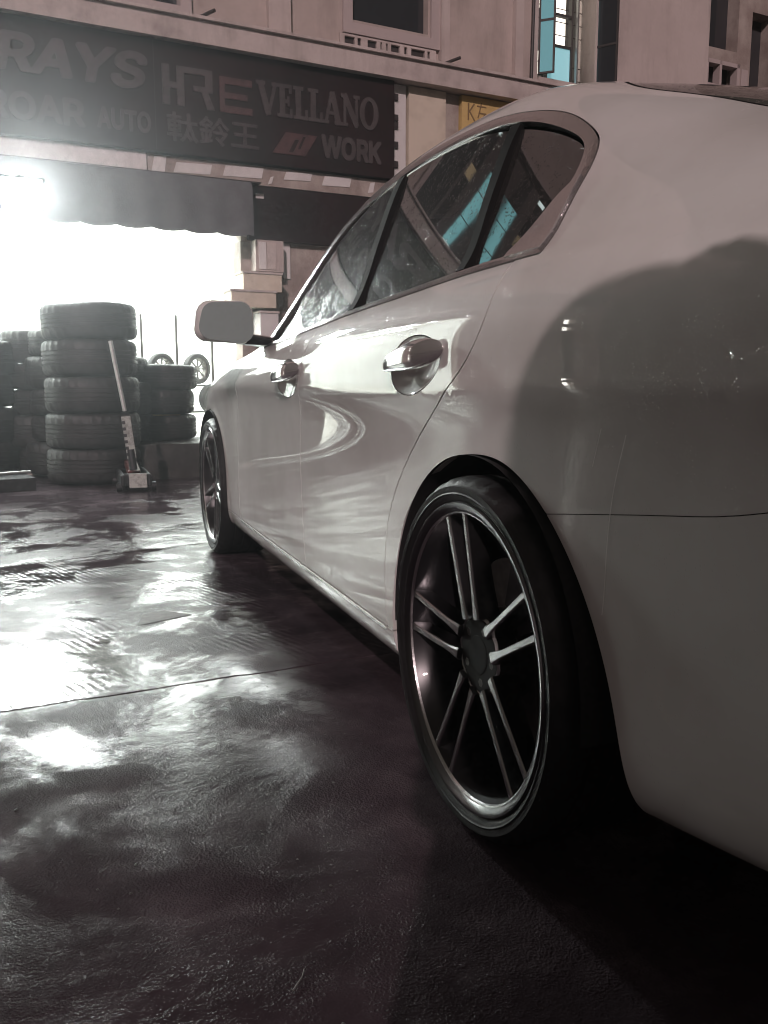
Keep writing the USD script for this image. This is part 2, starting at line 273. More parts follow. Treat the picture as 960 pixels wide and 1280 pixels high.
# ---------------------------------------------------------------- end of the surface
# ---------------------------------------------------------------- the car
car = thing('white_sedan', 'wet white four door saloon car filling the right of the picture', 'car')
GAP = .0038
def dens(c, closed=True, step=.012):
    """A smooth closed or open polyline through control points."""
    return np.array(c, float)
def spl(pts, step=.01):
    """Catmull-Rom-like smooth curve through the points."""
    p = np.array(pts, float); t = np.concatenate([[0], np.cumsum(np.sqrt(np.linalg.norm(np.diff(p, axis=0), axis=1)))])
    from scipy.interpolate import CubicSpline
    L = np.linalg.norm(np.diff(p, axis=0), axis=1).sum(); tt = np.linspace(0, t[-1], max(3, int(L / step)))
    return CubicSpline(t, p)(tt)
def toS(uz): uz = np.array(uz, float); return np.stack([uz[:, 0], s_at_z(uz[:, 0], uz[:, 1])], 1)
def toSw(uw): uw = np.array(uw, float); return np.stack([uw[:, 0], s_at_w(uw[:, 0], uw[:, 1])], 1)
def seg(*p): return np.vstack([np.linspace(a, b, max(2, int(np.hypot(*(np.subtract(b, a))) / .02)), endpoint=False) for a, b in zip(p[:-1], p[1:])] + [[p[-1]]])

def fill(poly, h, bh):
    """Triangulates a shapely polygon with a regular inside and a finely sampled outline."""
    if poly.geom_type != 'Polygon': poly = max(poly.geoms, key=lambda g: g.area)
    rings = []
    for r in [poly.exterior, *poly.interiors]:
        n = max(8, int(r.length / bh)); d = np.linspace(0, r.length, n, endpoint=False)
        c = np.array(r.coords)[:-1]; dc = np.array([r.project(sg.Point(x)) for x in c]) if len(c) < 60 else []
        d = np.unique(np.round(np.concatenate([d, dc]), 5)) if len(dc) else d
        rings.append(np.array([r.interpolate(x).coords[0] for x in d]))
    x0, y0, x1, y1 = poly.bounds
    gx, gy = np.meshgrid(np.arange(x0, x1 + h, h), np.arange(y0, y1 + h, h)); gx[1::2] += h / 2
    pts = np.stack([gx.ravel(), gy.ravel()], 1)
    inner = poly.buffer(-bh * .75); shapely.prepare(inner)
    pts = pts[shapely.contains_xy(inner, pts[:, 0], pts[:, 1])]
    allp = np.vstack(rings + [pts]); t = Delaunay(allp).simplices
    c = allp[t].mean(1); big = poly.buffer(1e-6); shapely.prepare(big)
    a = allp[t]; ar = np.cross(a[:, 1] - a[:, 0], a[:, 2] - a[:, 0])
    keep = shapely.contains_xy(big, c[:, 0], c[:, 1]) & (np.abs(ar) > 1e-9)
    t = t[keep]; ar = ar[keep]; t[ar < 0] = t[ar < 0][:, ::-1]
    return allp, t, rings

def fit_window():
    u, s = np.meshgrid(np.linspace(-.05, 1.85, 60), np.linspace(.93, 1.40, 40)); m = shapely.contains_xy(win_in, u.ravel(), s.ravel()); u, s = u.ravel()[m], s.ravel()[m]
    A = lambda u, s: np.stack([(u - .9) ** i * (s - 1.15) ** j for i in range(3) for j in range(3) if i + j < 4], -1)
    cw = np.linalg.lstsq(A(u, s), SW(u, s, grid=False), rcond=None)[0]; cz = np.linalg.lstsq(A(u, s), SZ(u, s, grid=False), rcond=None)[0]
    return A, cw, cz
def pane(name, poly, m, side, off):
    """A window pane on one smooth sheet of its own."""
    A, cw, cz = WINFIT
    pts, t, rings = fill(poly, .03, .007); u, s = pts.T; e = 1e-3
    w, z = A(u, s) @ cw, A(u, s) @ cz
    tu = np.stack([(A(u + e, s) @ cw - w) / e, np.ones_like(w), (A(u + e, s) @ cz - z) / e], 1); ts = np.stack([(A(u, s + e) @ cw - w) / e, np.zeros_like(w), (A(u, s + e) @ cz - z) / e], 1)
    n = np.cross(tu, ts); n /= np.linalg.norm(n, axis=1, keepdims=True); n *= np.sign(n[:, :1])
    p = np.stack([w, u, z], 1) + n * off
    p = np.stack([XC + side * p[:, 0], YR + p[:, 1], p[:, 2]], 1); n = n * np.array([side, 1, 1])
    tri = t if side > 0 else t[:, ::-1]; fn = np.cross(p[tri[:, 1]] - p[tri[:, 0]], p[tri[:, 2]] - p[tri[:, 0]])
    if (fn * n[tri[:, 0]]).sum() < 0: tri = tri[:, ::-1]
    return add_n(name, p, tri, n, m, car)
def skin(name, poly, m, parent=None, sides=(-1,), off=0.0, flange=.014, h=.022, bh=.007, shrink=GAP / 2, lip=0.0, crown=None):
    """A panel of the car: the polygon laid on the skin, its rim turned inwards by flange."""
    if shrink:
        if poly.bounds[3] > SMAX - .001 and len(sides) == 2:          # panels that cross the car's centre line keep their full width there
            top = poly.intersection(sg.box(-9, SMAX - .03, 9, SMAX)); poly = shapely.union_all([poly, shapely.affinity.translate(top, 0, .028)])
            poly = poly.buffer(-shrink, join_style=1).intersection(sg.box(-9, -9, 9, SMAX))
        else: poly = poly.buffer(-shrink, join_style=1)
    V, F, N = [], [], []; k = 0
    polys = [poly] if poly.geom_type == 'Polygon' else [g for g in poly.geoms if g.area > 1e-4]
    for pg in polys:
        pts, t, rings = fill(pg, h, bh)
        for side in sides:
            o = np.full(len(pts), off)
            if lip or crown:
                d = np.array(shapely.distance(pg.boundary, shapely.points(pts)))
                if crown: o = o + crown * np.clip(d / .012, 0, 1) ** .5
            p, n = surf(pts[:, 0], pts[:, 1], side, o)
            V.append(p); N.append(n); F.append((t if side > 0 else t[:, ::-1]) + k); k += len(p)
            if flange:
                for r in rings:
                    on = r[:, 1] > SMAX - .002           # nothing is turned in along the car's centre line
                    a, na = surf(r[:, 0], r[:, 1], side, np.full(len(r), off)); b, _ = surf(r[:, 0], r[:, 1], side, np.full(len(r), off - flange))
                    j = np.arange(len(r)); j2 = (j + 1) % len(r); good = ~(on & on[j2]); j, j2 = j[good], j2[good]
                    e = np.linalg.norm(a[j2] - a[j], axis=1) > 1e-7; j, j2 = j[e], j2[e]
                    q = np.stack([a[j], a[j2], b[j2], b[j]], 1); qn = np.cross(q[:, 1] - q[:, 0], q[:, 3] - q[:, 0]); qn /= np.linalg.norm(qn, axis=1, keepdims=True) + 1e-12
                    V.append(q.reshape(-1, 3)); N.append(np.repeat(qn, 4, 0)); i = np.arange(len(q))[:, None] * 4 + k
                    F.append(np.vstack([i + [[0, 1, 2]], i + [[0, 2, 3]]])); k += len(q) * 4
    return add_n(name, np.vstack(V), np.vstack(F), np.vstack(N), m, parent or car)

P_ = lambda a: sg.Polygon(a).buffer(0)
# outlines, in metres along the car and up it
win_top = [(1.955, .985), (1.86, 1.070), (1.71, 1.195), (1.56, 1.290), (1.373, 1.352), (1.12, 1.395), (.875, 1.412), (.65, 1.410), (.50, 1.399), (.381, 1.383), (.247, 1.354), (.134, 1.316), (.034, 1.266), (-.023, 1.227), (-.046, 1.195), (-.056, 1.167), (-.061, 1.121), (-.066, 1.076)]
win_bot = [(-.074, 1.032), (.059, 1.029), (.214, 1.026), (.50, 1.016), (.916, 1.004), (1.416, .982), (1.773, .965), (1.94, .960)]
win_out = P_(toS(np.vstack([spl(win_top), win_bot])))
glass_top = [(1.90, .995), (1.80, 1.068), (1.66, 1.178), (1.52, 1.260), (1.36, 1.318), (1.12, 1.362), (.875, 1.380), (.66, 1.379), (.50, 1.371), (.342, 1.351), (.25, 1.329), (.167, 1.301), (.059, 1.255), (.006, 1.220), (-.013, 1.190), (-.020, 1.165), (-.010, 1.135)]
glass_bot = [(.0465, 1.047), (.059, 1.046), (.214, 1.043), (.50, 1.033), (.916, 1.020), (1.416, .998), (1.773, .981), (1.875, .978)]
win_in = P_(toS(np.vstack([spl(glass_top), glass_bot])))
rear_shut = [(0, 1.031), (.002, .985), (.020, .940), (.070, .885), (.165, .822), (.295, .748), (.40, .675), (.48, .600), (.535, .520), (.556, .440), (.556, .350), (.548, .264)]
b_shut = [(1.13, .992), (1.155, .930), (1.205, .860), (1.275, .720), (1.303, .600), (1.298, .450), (1.275, .310), (1.270, .264)]
f_shut = [(2.02, .955), (2.10, .90), (2.21, .78), (2.30, .62), (2.318, .45), (2.310, .30), (2.308, .264)]
belt = [(u_, z_) for u_, z_ in [(0, 1.030), (.214, 1.026), (.50, 1.016), (.916, 1.004), (1.13, .9935)]]
belt2 = [(1.13, .9935), (1.416, .982), (1.773, .965), (1.94, .960), (2.02, .955)]
rear_door_p = P_(toS(np.vstack([spl(rear_shut), seg((.548, .264), (1.270, .264)), spl(b_shut)[::-1], belt[::-1]]))).difference(win_out)
front_door_p = P_(toS(np.vstack([spl(b_shut), seg((1.270, .264), (2.308, .264)), spl(f_shut)[::-1], belt2[::-1]]))).difference(win_out)
def arch(k, r=ARCH_R):
    a = np.linspace(0, 2 * np.pi, 120, endpoint=False); uz = np.stack([AXLES[k] + r * np.cos(a), ARCH_Z + r * np.sin(a)], 1)
    uz[:, 1] = np.maximum(uz[:, 1], ZBOT[4] - .01); q = toS(uz)
    low = uz[:, 1] < .20; q[low, 1] = -.02
    return P_(q)
rear_open = P_(np.vstack([[[.515, 0]], toS(spl([(.515, .20), (.508, .30), (.492, .40), (.462, .485), (.41, .562), (.30, .640), (.18, .691), (.09, .705), (-.012, .700), (-.112, .656), (-.20, .581), (-.271, .487), (-.325, .374), (-.352, .27), (-.366, .212)])), [[-.37, 0]]]))
arches = rear_open.union(arch(1))
skirt_p = P_(toS(np.vstack([seg((.40, .264), (2.70, .264)), seg((2.70, .167), (.40, .167))]))).difference(arches)
skirt_p = P_(np.vstack([toS(seg((.40, .262), (2.70, .262))), [[2.70, .0], [.40, .0]]])).difference(arches)
seam = [(-1.2, .70), (-.80, .715), (-.66, .708), (-.571, .690), (-.50, .676), (-.398, .663), (-.265, .646), (-.139, .629), (-.02, .612)]
bumper_p = P_(np.vstack([toS(spl([(max(a, -1.099), b) for a, b in seam])), [[-.02, 0], [-1.10, 0]]])).difference(arches)
gl_edge = [(.30, .46), (.235, .52), (.15, .575), (.057, .602), (-.06, .603), (-.162, .607), (-.255, .622), (-.38, .64), (-.47, .652)]
rear_glass_p = P_(np.vstack([toSw(spl(gl_edge)), [[-.50, SMAX]], [[.325, SMAX]]]))
boot_p = P_(np.vstack([toSw(seg((-.50, .66), (-.80, .68), (-1.099, .64))), [[-1.10, SMAX], [-.515, SMAX]]]))
screen_p = P_(np.vstack([toSw(seg((1.60, .60), (1.70, .655), (1.95, .70), (2.20, .70))), [[2.36, SMAX], [1.55, SMAX]]]))
bonnet_p = P_(np.vstack([toSw(seg((2.24, .715), (2.97, .66), (3.52, .50))), [[3.66, SMAX], [2.39, SMAX]]]))
front_bumper_p = P_(np.vstack([[[3.36, 0]], toS(seg((3.36, .30), (3.40, .66))), toSw(seg((3.53, .52), (3.64, .30))), [[3.672, SMAX], [3.83, SMAX], [3.83, 0]]])).difference(arches).difference(bonnet_p)
base = sg.box(-1.10, 0, 3.83, SMAX)
others = shapely.union_all([win_out, rear_door_p, front_door_p, arches, skirt_p, bumper_p, rear_glass_p, boot_p, screen_p, bonnet_p, front_bumper_p])
rest = base.difference(others)
cut = P_(np.vstack([toS(spl(f_shut)), [[2.308, 0], [3.5, 0], [3.5, SMAX]], [[2.38, SMAX]], toSw(seg((2.23, .71), (2.03, .75)))]))
fender_p, shell_p = rest.intersection(cut), rest.difference(cut)
pick = lambda g: max(getattr(g, 'geoms', [g]), key=lambda x: x.area)
shell_p, fender_p = pick(shell_p), pick(fender_p)
# door handle recesses
def oval(u, z, a, b, tilt=0.0, n=64):
    t = np.linspace(0, 2 * np.pi, n, endpoint=False); x, y = a * np.cos(t), b * np.sin(t); y = y * (1 + .12 * np.cos(t)); c, s = math.cos(tilt), math.sin(tilt)
    return np.stack([u + x * c - y * s, z + x * s + y * c], 1)
HANDLES = [(.325, .868, -.12), (1.350, .848, -.08)]
dishes = [P_(toS(oval(u, z, .128, .056, t))) for u, z, t in HANDLES]
LR = (-1, 1)
WINFIT = fit_window()
skin('body_shell', shell_p, 'paint', sides=LR, shrink=.0008)
skin('rear_bumper', bumper_p, 'paint', sides=LR, shrink=.0006)
skin('boot_lid', boot_p, 'paint', sides=LR)
skin('bonnet', bonnet_p, 'paint', sides=LR)
skin('front_bumper', front_bumper_p, 'paint', sides=LR)
skin('side_skirt', skirt_p, 'paint'); skin('side_skirt', skirt_p, 'paint', sides=(1,))
skin('front_wing', fender_p, 'paint'); skin('front_wing', fender_p, 'paint', sides=(1,))
skin('rear_window', rear_glass_p, 'tinted_glass', sides=LR, off=-.003, shrink=.010, flange=0)
seal_ = lambda p: p.difference(shapely.union_all([p, shapely.affinity.translate(p.intersection(sg.box(-9, SMAX - .05, 9, SMAX)), 0, .045)]).buffer(-.012))
skin('rear_window_seal', seal_(rear_glass_p), 'rubber_seal', sides=LR, off=-.0015, shrink=.001, h=.01, flange=.006)
skin('windscreen', screen_p, 'tinted_glass', sides=LR, off=-.003, shrink=.010, flange=0)
skin('windscreen_seal', seal_(screen_p), 'rubber_seal', sides=LR, off=-.0015, shrink=.001, h=.01, flange=.006)
# the light strip along the top of the skirt
strip_p = P_(toS(np.vstack([seg((.56, .2585), (2.30, .2585)), seg((2.30, .2525), (.56, .2525))])))
skin('skirt_strip', strip_p, 'chrome', off=.002, shrink=0, flange=.004, h=.01, bh=.006)
for side in (-1, 1):
    for nm, p, k in (('rear_door', rear_door_p, 0), ('front_door', front_door_p, 1)):
        d = skin(nm, pick(p.difference(dishes[k])), 'paint', sides=(side,))
        # recess behind the handle: a dish, in rings
        u, z, t = HANDLES[k]; V, N = [], []
        for j, q in enumerate(np.linspace(1.0, 0.0, 9)):
            o = toS(oval(u, z, .128 * max(q, 1e-3), .056 * max(q, 1e-3), t)); pp, nn = surf(o[:, 0], o[:, 1], side, np.full(64, -.020 * (1 - q ** 2.4) - .0004)); V.append(pp)
        V = np.vstack(V); i, jn = np.arange(64), (np.arange(64) + 1) % 64
        F = np.vstack([np.stack([r * 64 + i, r * 64 + jn, (r + 1) * 64 + jn], 1) for r in range(8)] + [np.stack([r * 64 + i, (r + 1) * 64 + jn, (r + 1) * 64 + i], 1) for r in range(8)])
        add('handle_recess', trimesh.Trimesh(V, F if side > 0 else F[:, ::-1], process=False), 'paint', d, smooth=True)
        # the strap handle: an arched bar swept along the car
        V = []; nu = 40; ns = 20
        for a in np.sin(np.linspace(-np.pi / 2, np.pi / 2, nu)):
            uu = u + a * .146; zz = z + .012 - a * .015; hgt = (.0225 - .0125 * a) * (1 - abs(a) ** (2.6 if a < 0 else 5)) ** .5 + .001; prot = .002 + .030 * (1 - abs(a) ** 3.0); th = .013 * (1 - abs(a) ** 5) + .0015
            ps, nn = surf(uu, s_at_z(uu, zz)[0], side); up = np.cross(nn, [0, 1, 0]) * side; up /= np.linalg.norm(up); up *= np.sign(up[2])
            c = ps + nn * (prot - th * .4)
            an = np.linspace(0, 2 * np.pi, ns, endpoint=False)
            V.append(c + np.sign(np.cos(an))[:, None] * np.abs(np.cos(an))[:, None] ** .75 * hgt * up + np.sign(np.sin(an))[:, None] * np.abs(np.sin(an))[:, None] ** .8 * th * nn)
        V = np.vstack(V); i, jn = np.arange(ns), (np.arange(ns) + 1) % ns
        F = [np.stack([r * ns + i, r * ns + jn, (r + 1) * ns + jn], 1) for r in range(nu - 1)] + [np.stack([r * ns + i, (r + 1) * ns + jn, (r + 1) * ns + i], 1) for r in range(nu - 1)]
        F += [np.stack([np.zeros(ns - 2, int), i[1:-1], i[2:]], 1), (nu - 1) * ns + np.stack([np.zeros(ns - 2, int), i[2:], i[1:-1]], 1)]
        hb = trimesh.Trimesh(V, np.vstack(F), process=False); hb.fix_normals()
        add('handle', hb, 'handle_chrome', d, smooth=True)
        # thin bright line under the grip
        V = [];
        for a in np.linspace(-.8, .8, 24):
            uu = u + a * .146; zz = z + .012 - a * .015 - (.0225 - .0125 * a) * (1 - abs(a) ** (2.6 if a < 0 else 5)) ** .5 + .001; prot = .003 + .030 * (1 - abs(a) ** 3.0)
            ps, nn = surf(uu, s_at_z(uu, zz)[0], side); V.append(ps + nn * (prot + .002))
        add('handle_strip', cat_([cyl(V[q], V[q + 1], .0022, 8) for q in range(23)]), 'chrome', d)
    # glass area: chrome frame, three panes and the bars between them
    skin('window_trim', win_out.difference(win_in), 'chrome', sides=(side,), off=.001, shrink=.0032, h=.008, bh=.005, flange=.014, crown=.005)
    ub = lambda zt, zb, ut, ub_, wd: P_(toS([(ut - wd / 2, zt), (ut + wd / 2, zt), (ub_ + wd / 2, zb), (ub_ - wd / 2, zb)]))
    b_bar = ub(1.376, .99, .945, .885, .046).intersection(win_in); div = ub(1.345, 1.02, .318, .222, .034).intersection(win_in)
    cover = P_(toS([(.92, 1.374), (1.13, 1.36), (1.13, 1.0), (.87, 1.0)])).intersection(win_in).difference(b_bar.buffer(.002))
    fq = P_(toS([(1.70, 1.17), (1.78, 1.12), (1.92, .96), (1.70, .96)])).intersection(win_in)
    fbar = P_(toS([(1.735, 1.13), (1.765, 1.11), (1.80, .97), (1.765, .97)])).intersection(win_in)
    skin('pillar_bar', b_bar, 'rubber_seal', sides=(side,), off=.001, shrink=0, h=.02)
    skin('pillar_bar', div, 'rubber_seal', sides=(side,), off=.001, shrink=0, h=.02)
    panes = win_in.difference(shapely.union_all([b_bar, div])).buffer(-.0005)
    gs = sorted([g for g in panes.geoms if g.area > 1e-3], key=lambda g: g.centroid.x)
    for nm, g in zip(('quarter_window', 'rear_door_window', 'front_door_window'), gs):
        pane(nm, g, 'tinted_glass', side, -.009)
    # the wide glossy end piece of the trim in front of the kink
    kp = P_(toS([(-.064, 1.10), (-.070, 1.036), (.046, 1.033), (.049, 1.046), (.0475, 1.05), (-.010, 1.137), (-.052, 1.175)])).intersection(win_out)
    skin('kink_panel', kp, 'chrome', sides=(side,), off=.0065, shrink=.007, h=.01, bh=.004, flange=.004)
    for k in (0, 1):                                     # wheel arch liner
        a = np.linspace(-.08, np.pi + .08, 40); V = []
        for xw in (.915, .55):
            V.append(np.stack([np.full(40, XC + side * xw), YR + AXLES[k] + (ARCH_R - .004) * np.cos(a), ARCH_Z + (ARCH_R - .004) * np.sin(a)], 1))
        V.append(np.stack([np.full(40, XC + side * .55), np.full(40, YR + AXLES[k]), np.full(40, .2)], 1)); V = np.vstack(V); i = np.arange(39)
        F = np.vstack([np.stack([r * 40 + i, r * 40 + i + 1, (r + 1) * 40 + i + 1], 1) for r in (0, 1)] + [np.stack([r * 40 + i, (r + 1) * 40 + i + 1, (r + 1) * 40 + i], 1) for r in (0, 1)])
        add('arch_liner', trimesh.Trimesh(V, F, process=False), 'liner', car, smooth=50)
# trails where water ran down the rear wing
for (pts) in ([(-.295, .770), (-.281, .742), (-.269, .715)], [(-.346, .764), (-.330, .729), (-.312, .678), (-.300, .609), (-.296, .551), (-.292, .505)]):
    q = toS(spl(pts, .008))
    skin('water_trail', sg.LineString(q).buffer(.0009), 'water_streak', off=.0005, shrink=0, flange=0, h=.02, bh=.003)
# nose and tail faces, lamps
def cap(uu, name, m):
    s = np.linspace(0, SMAX, 60); L, _ = surf(np.full(60, uu), s, -1); R, _ = surf(np.full(60, uu), s, 1)
    V = np.vstack([L, R]); i = np.arange(59); F = np.vstack([np.stack([i, i + 60, i + 61], 1), np.stack([i, i + 61, i + 1], 1)])
    add(name, trimesh.Trimesh(V, F, process=False), m, car)
cap(-1.098, 'tail_panel', 'paint'); cap(3.828, 'nose_panel', 'gloss_black')
for side in (-1, 1):
    q = P_(toS(np.vstack([seg((-1.098, .94), (-.86, .93), (-.80, .86)), seg((-.80, .86), (-.9, .80), (-1.098, .79))])))
    skin('tail_lamp', q, 'lamp_red', sides=(side,), off=.004, shrink=.002, h=.03, flange=.01)
    q = P_(toS(np.vstack([seg((3.38, .74), (3.70, .67)), seg((3.72, .56), (3.45, .58))])))
    skin('headlamp', q, 'lamp_clear', sides=(side,), off=.004, shrink=.002, h=.03, flange=.01)
# underside, cabin floor, seats
add('underbody', cat_([bx(XC - .80, XC + .80, YR + .52, YR + 2.55, .17, .26), bx(XC - .52, XC + .52, YR - .9, YR + 3.5, .20, .40), bx(XC - .84, XC + .84, YR - .95, YR - .33, .26, .42)]), 'liner', car)
def seat(x, y): return cat_([at(rbox(.50, .52, .20, .07), x, y + .16, .52), xf(rbox(.48, .17, .66, .06), trimesh.transformations.translation_matrix([x, y - .14, .86]) @ trimesh.transformations.rotation_matrix(.24, [1, 0, 0])), at(rbox(.26, .10, .18, .04), x, y - .22, 1.24)])
for sx in (-.38, .38): add('front_seat', seat(XC + sx, YR + 1.28), 'cabin', car)
add('rear_seat', cat_([at(rbox(1.36, .55, .22, .07), XC, YR + .52, .50), xf(rbox(1.34, .18, .66, .07), trimesh.transformations.translation_matrix([XC, YR + .16, .84]) @ trimesh.transformations.rotation_matrix(.3, [1, 0, 0]))]), 'cabin', car)
add('parcel_shelf', bx(XC - .62, XC + .62, YR - .38, YR + .02, .985, 1.0), 'cabin', car)
add('dashboard', at(rbox(1.40, .50, .34, .10), XC, YR + 2.10, .80), 'cabin', car)
add('cabin_floor', bx(XC - .78, XC + .78, YR - .1, YR + 2.3, .32, .36), 'cabin', car)
add('steering_wheel', xf(trimesh.creation.torus(.18, .014, 40, 10), trimesh.transformations.translation_matrix([XC + .38, YR + 1.78, .90]) @ trimesh.transformations.rotation_matrix(1.2, [1, 0, 0])), 'cabin', car)

# door mirrors
for side in (-1, 1):
    mm = thing('door_mirror', parent=str(car.GetPath()))
    import manifold3d as m3
    sp = lambda x, y, z, r: m3.Manifold.sphere(r, 28).translate([XC + side * x, YR + y, z])
    hs = m3.Manifold.batch_hull([sp(.955, 1.955, 1.082, .052), sp(1.058, 1.955, 1.074, .060), sp(1.076, 1.96, 1.030, .046), sp(.945, 1.955, 1.012, .034), sp(.95, 2.06, 1.07, .04), sp(1.06, 2.05, 1.06, .04), sp(1.04, 2.05, 1.02, .03)])
    add('mirror_housing', trimesh.Trimesh(*_mf(hs)), 'paint', mm, smooth=40)
    add('mirror_stalk', trimesh.Trimesh(*_mf(m3.Manifold.batch_hull([sp(.95, 2.0, 1.0, .022), sp(.85, 1.93, .985, .022), sp(.85, 1.86, .982, .016), sp(.93, 2.03, .995, .016)]))), 'gloss_black', mm, smooth=40)
    o = sg.Polygon([(.960, 1.024), (1.068, 1.034), (1.058, 1.076), (.965, 1.080)]).buffer(.045); g = trimesh.creation.extrude_polygon(o, .003, engine='earcut')
    Mx = np.eye(4); Mx[:3, :3] = np.array([[side, 0, 0], [0, 0, 1 if side < 0 else 1], [0, 1, 0]]).astype(float); Mx[:3, 3] = [XC, YR + 1.8905, 0]
    g.apply_transform(Mx); g.fix_normals(); add('mirror_glass', g, 'mirror_glass', mm, smooth=False)

# wheels: axis along x, outer face towards -x
WR, LIPR = .334, .285
def wheel_meshes():
    out = []
    tp = [(LIPR - .012, -.012), (LIPR + .002, -.004), (LIPR + .012, .004), (LIPR + .030, .006), (WR - .016, .000), (WR - .010, -.003), (WR - .004, -.012), (WR, -.030)]
    for g in (-.060, -.105, -.150, -.195): tp += [(WR, g + .006), (WR - .007, g + .004), (WR - .007, g - .004), (WR, g - .006)]
    tp += [(WR, -.225), (WR - .006, -.240), (WR - .02, -.252), (LIPR, -.246), (LIPR - .012, -.235)]
    t = lathe(tp, 120)
    r = np.hypot(t.vertices[:, 0], t.vertices[:, 1]); a = np.round((np.arctan2(t.vertices[:, 1], t.vertices[:, 0]) % (2 * np.pi)) / (2 * np.pi) * 120).astype(int)
    sh = (r > WR - .012) & ((np.abs(t.vertices[:, 2] + .008) < .012) | (t.vertices[:, 2] < -.22)); k = np.where(sh & (a % 3 == 0), .986, 1.0)
    t.vertices[:, 0] *= k; t.vertices[:, 1] *= k
    out.append(('tyre', t, 'tyre_rubber', 40))
    ring = lathe([(LIPR + .014, .005), (LIPR + .0165, .0068), (LIPR + .019, .0055)], 96); out.append(('tyre_ridge', ring, 'tyre_rubber', 40))
    out.append(('rim_lip', lathe([(LIPR - .020, -.012), (LIPR - .016, -.004), (LIPR - .006, .001), (LIPR, .002), (LIPR + .003, -.002), (LIPR + .002, -.012)], 120), 'rim_lip', 40))
    out.append(('rim_edge_ring', lathe([(LIPR - .0215, -.0105), (LIPR - .0195, -.0065), (LIPR - .017, -.0055), (LIPR - .0155, -.0085)], 120), 'rim_edge', 40))
    out.append(('rim_barrel', lathe([(LIPR - .019, -.010), (LIPR - .026, -.030), (LIPR - .040, -.060), (LIPR - .045, -.18), (LIPR - .012, -.235)], 96), 'rim_black', 40))
    out.append(('brake_disc', lathe([(.0, -.075), (.085, -.075), (.085, -.105), (.175, -.105), (.177, -.108), (.177, -.13), (.05, -.135), (0, -.135)], 72), 'brake_steel', 40))
    ca = sg.Polygon([(r_ * math.cos(q), r_ * math.sin(q)) for r_, qs in ((.19, np.linspace(.5, 1.25, 12)), (.11, np.linspace(1.2, .55, 12))) for q in qs])
    out.append(('brake_caliper', at(trimesh.creation.extrude_polygon(ca, .07, engine='earcut'), 0, 0, -.135), 'steel_dark', 30))
    for k in range(5):
        th = math.radians(90 + 13 + 72 * k)
        for s in (-1, 1):
            secs = []
            for q in np.linspace(0, 1, 12):
                rad = .066 + q * (LIPR - .018 - .066); lat = s * (.0235 + .0135 * q)
                hw = .0068 + .0050 * max(0, .22 - q) / .22 + .003 * max(0, q - .90) * 10; zf = -.022 + .012 * q; dp = .034 + .012 * (1 - q)
                secs.append([(rad, lat - hw, zf - .003), (rad, lat - hw * .62, zf), (rad, lat + hw * .62, zf), (rad, lat + hw, zf - .003), (rad, lat + hw * 1.2, zf - dp), (rad, lat - hw * 1.2, zf - dp)])
            V = np.array(secs).reshape(-1, 3); i, j = np.arange(6), (np.arange(6) + 1) % 6
            F = np.vstack([np.vstack([np.stack([r * 6 + i, r * 6 + j, (r + 1) * 6 + j], 1), np.stack([r * 6 + i, (r + 1) * 6 + j, (r + 1) * 6 + i], 1)]) for r in range(11)] + [np.stack([np.zeros(4, int), i[2:], i[1:-1]], 1), 66 + np.stack([np.zeros(4, int), i[1:-1], i[2:]], 1)])
            sp_ = trimesh.Trimesh(V, F, process=False); sp_.fix_normals(); sp_.apply_transform(trimesh.transformations.rotation_matrix(th, [0, 0, 1]))
            out.append(('spoke', sp_, 'rim_spoke', 25))
    hub = lathe([(0, -.034), (.060, -.033), (.072, -.034), (.078, -.040), (.080, -.085), (0, -.085)], 10); hub.apply_transform(trimesh.transformations.rotation_matrix(math.radians(13 + 18), [0, 0, 1]))
    out.append(('hub', hub, 'liner', 30))
    out.append(('hub_edge', lathe([(.0735, -.0338), (.0755, -.0328), (.0790, -.0375), (.0770, -.0400)], 10), 'rim_edge', 30))
    out[-1][1].apply_transform(trimesh.transformations.rotation_matrix(math.radians(13 + 18), [0, 0, 1]))
    out.append(('centre_cap', lathe([(0, -.0318), (.030, -.0320), (.036, -.0328), (.038, -.036), (.038, -.046), (0, -.046)], 40), 'liner', 30))
    for k in range(5):
        q = math.radians(90 + 13 + 36 + 72 * k); out.append(('wheel_bolt', at(cyl((0, 0, -.045), (0, 0, -.033), .0085, 6), .052 * math.cos(q), .052 * math.sin(q), 0), 'brake_steel', 20))
    return out
mat('rim_spoke', (.40, .40, .405), .22, 1.0, bump=(90, .0003))
TO_X = np.array([[0, 0, -1, 0], [-1, 0, 0, 0], [0, 1, 0, 0], [0, 0, 0, 1]], float)     # wheel (x, y, z) -> car: x to the rear, y up, z outwards (left)
_wm = wheel_meshes()
for k, dtheta in ((0, 0.0), (1, .5)):
    for side in (-1, 1):
        w = thing('wheel', parent=str(car.GetPath()))
        M = np.eye(4); M[:3, 3] = [XC + side * (.927 if k == 0 else .915), YR + AXLES[k], WR - .002]
        for nm, m_, lk, sm in _wm:
            q = xf(m_, trimesh.transformations.rotation_matrix(dtheta, [0, 0, 1])); q = xf(q, TO_X)
            if side > 0: q.vertices[:, 0] *= -1; q.invert()
            add(nm, xf(q, M), lk, w, smooth=sm)
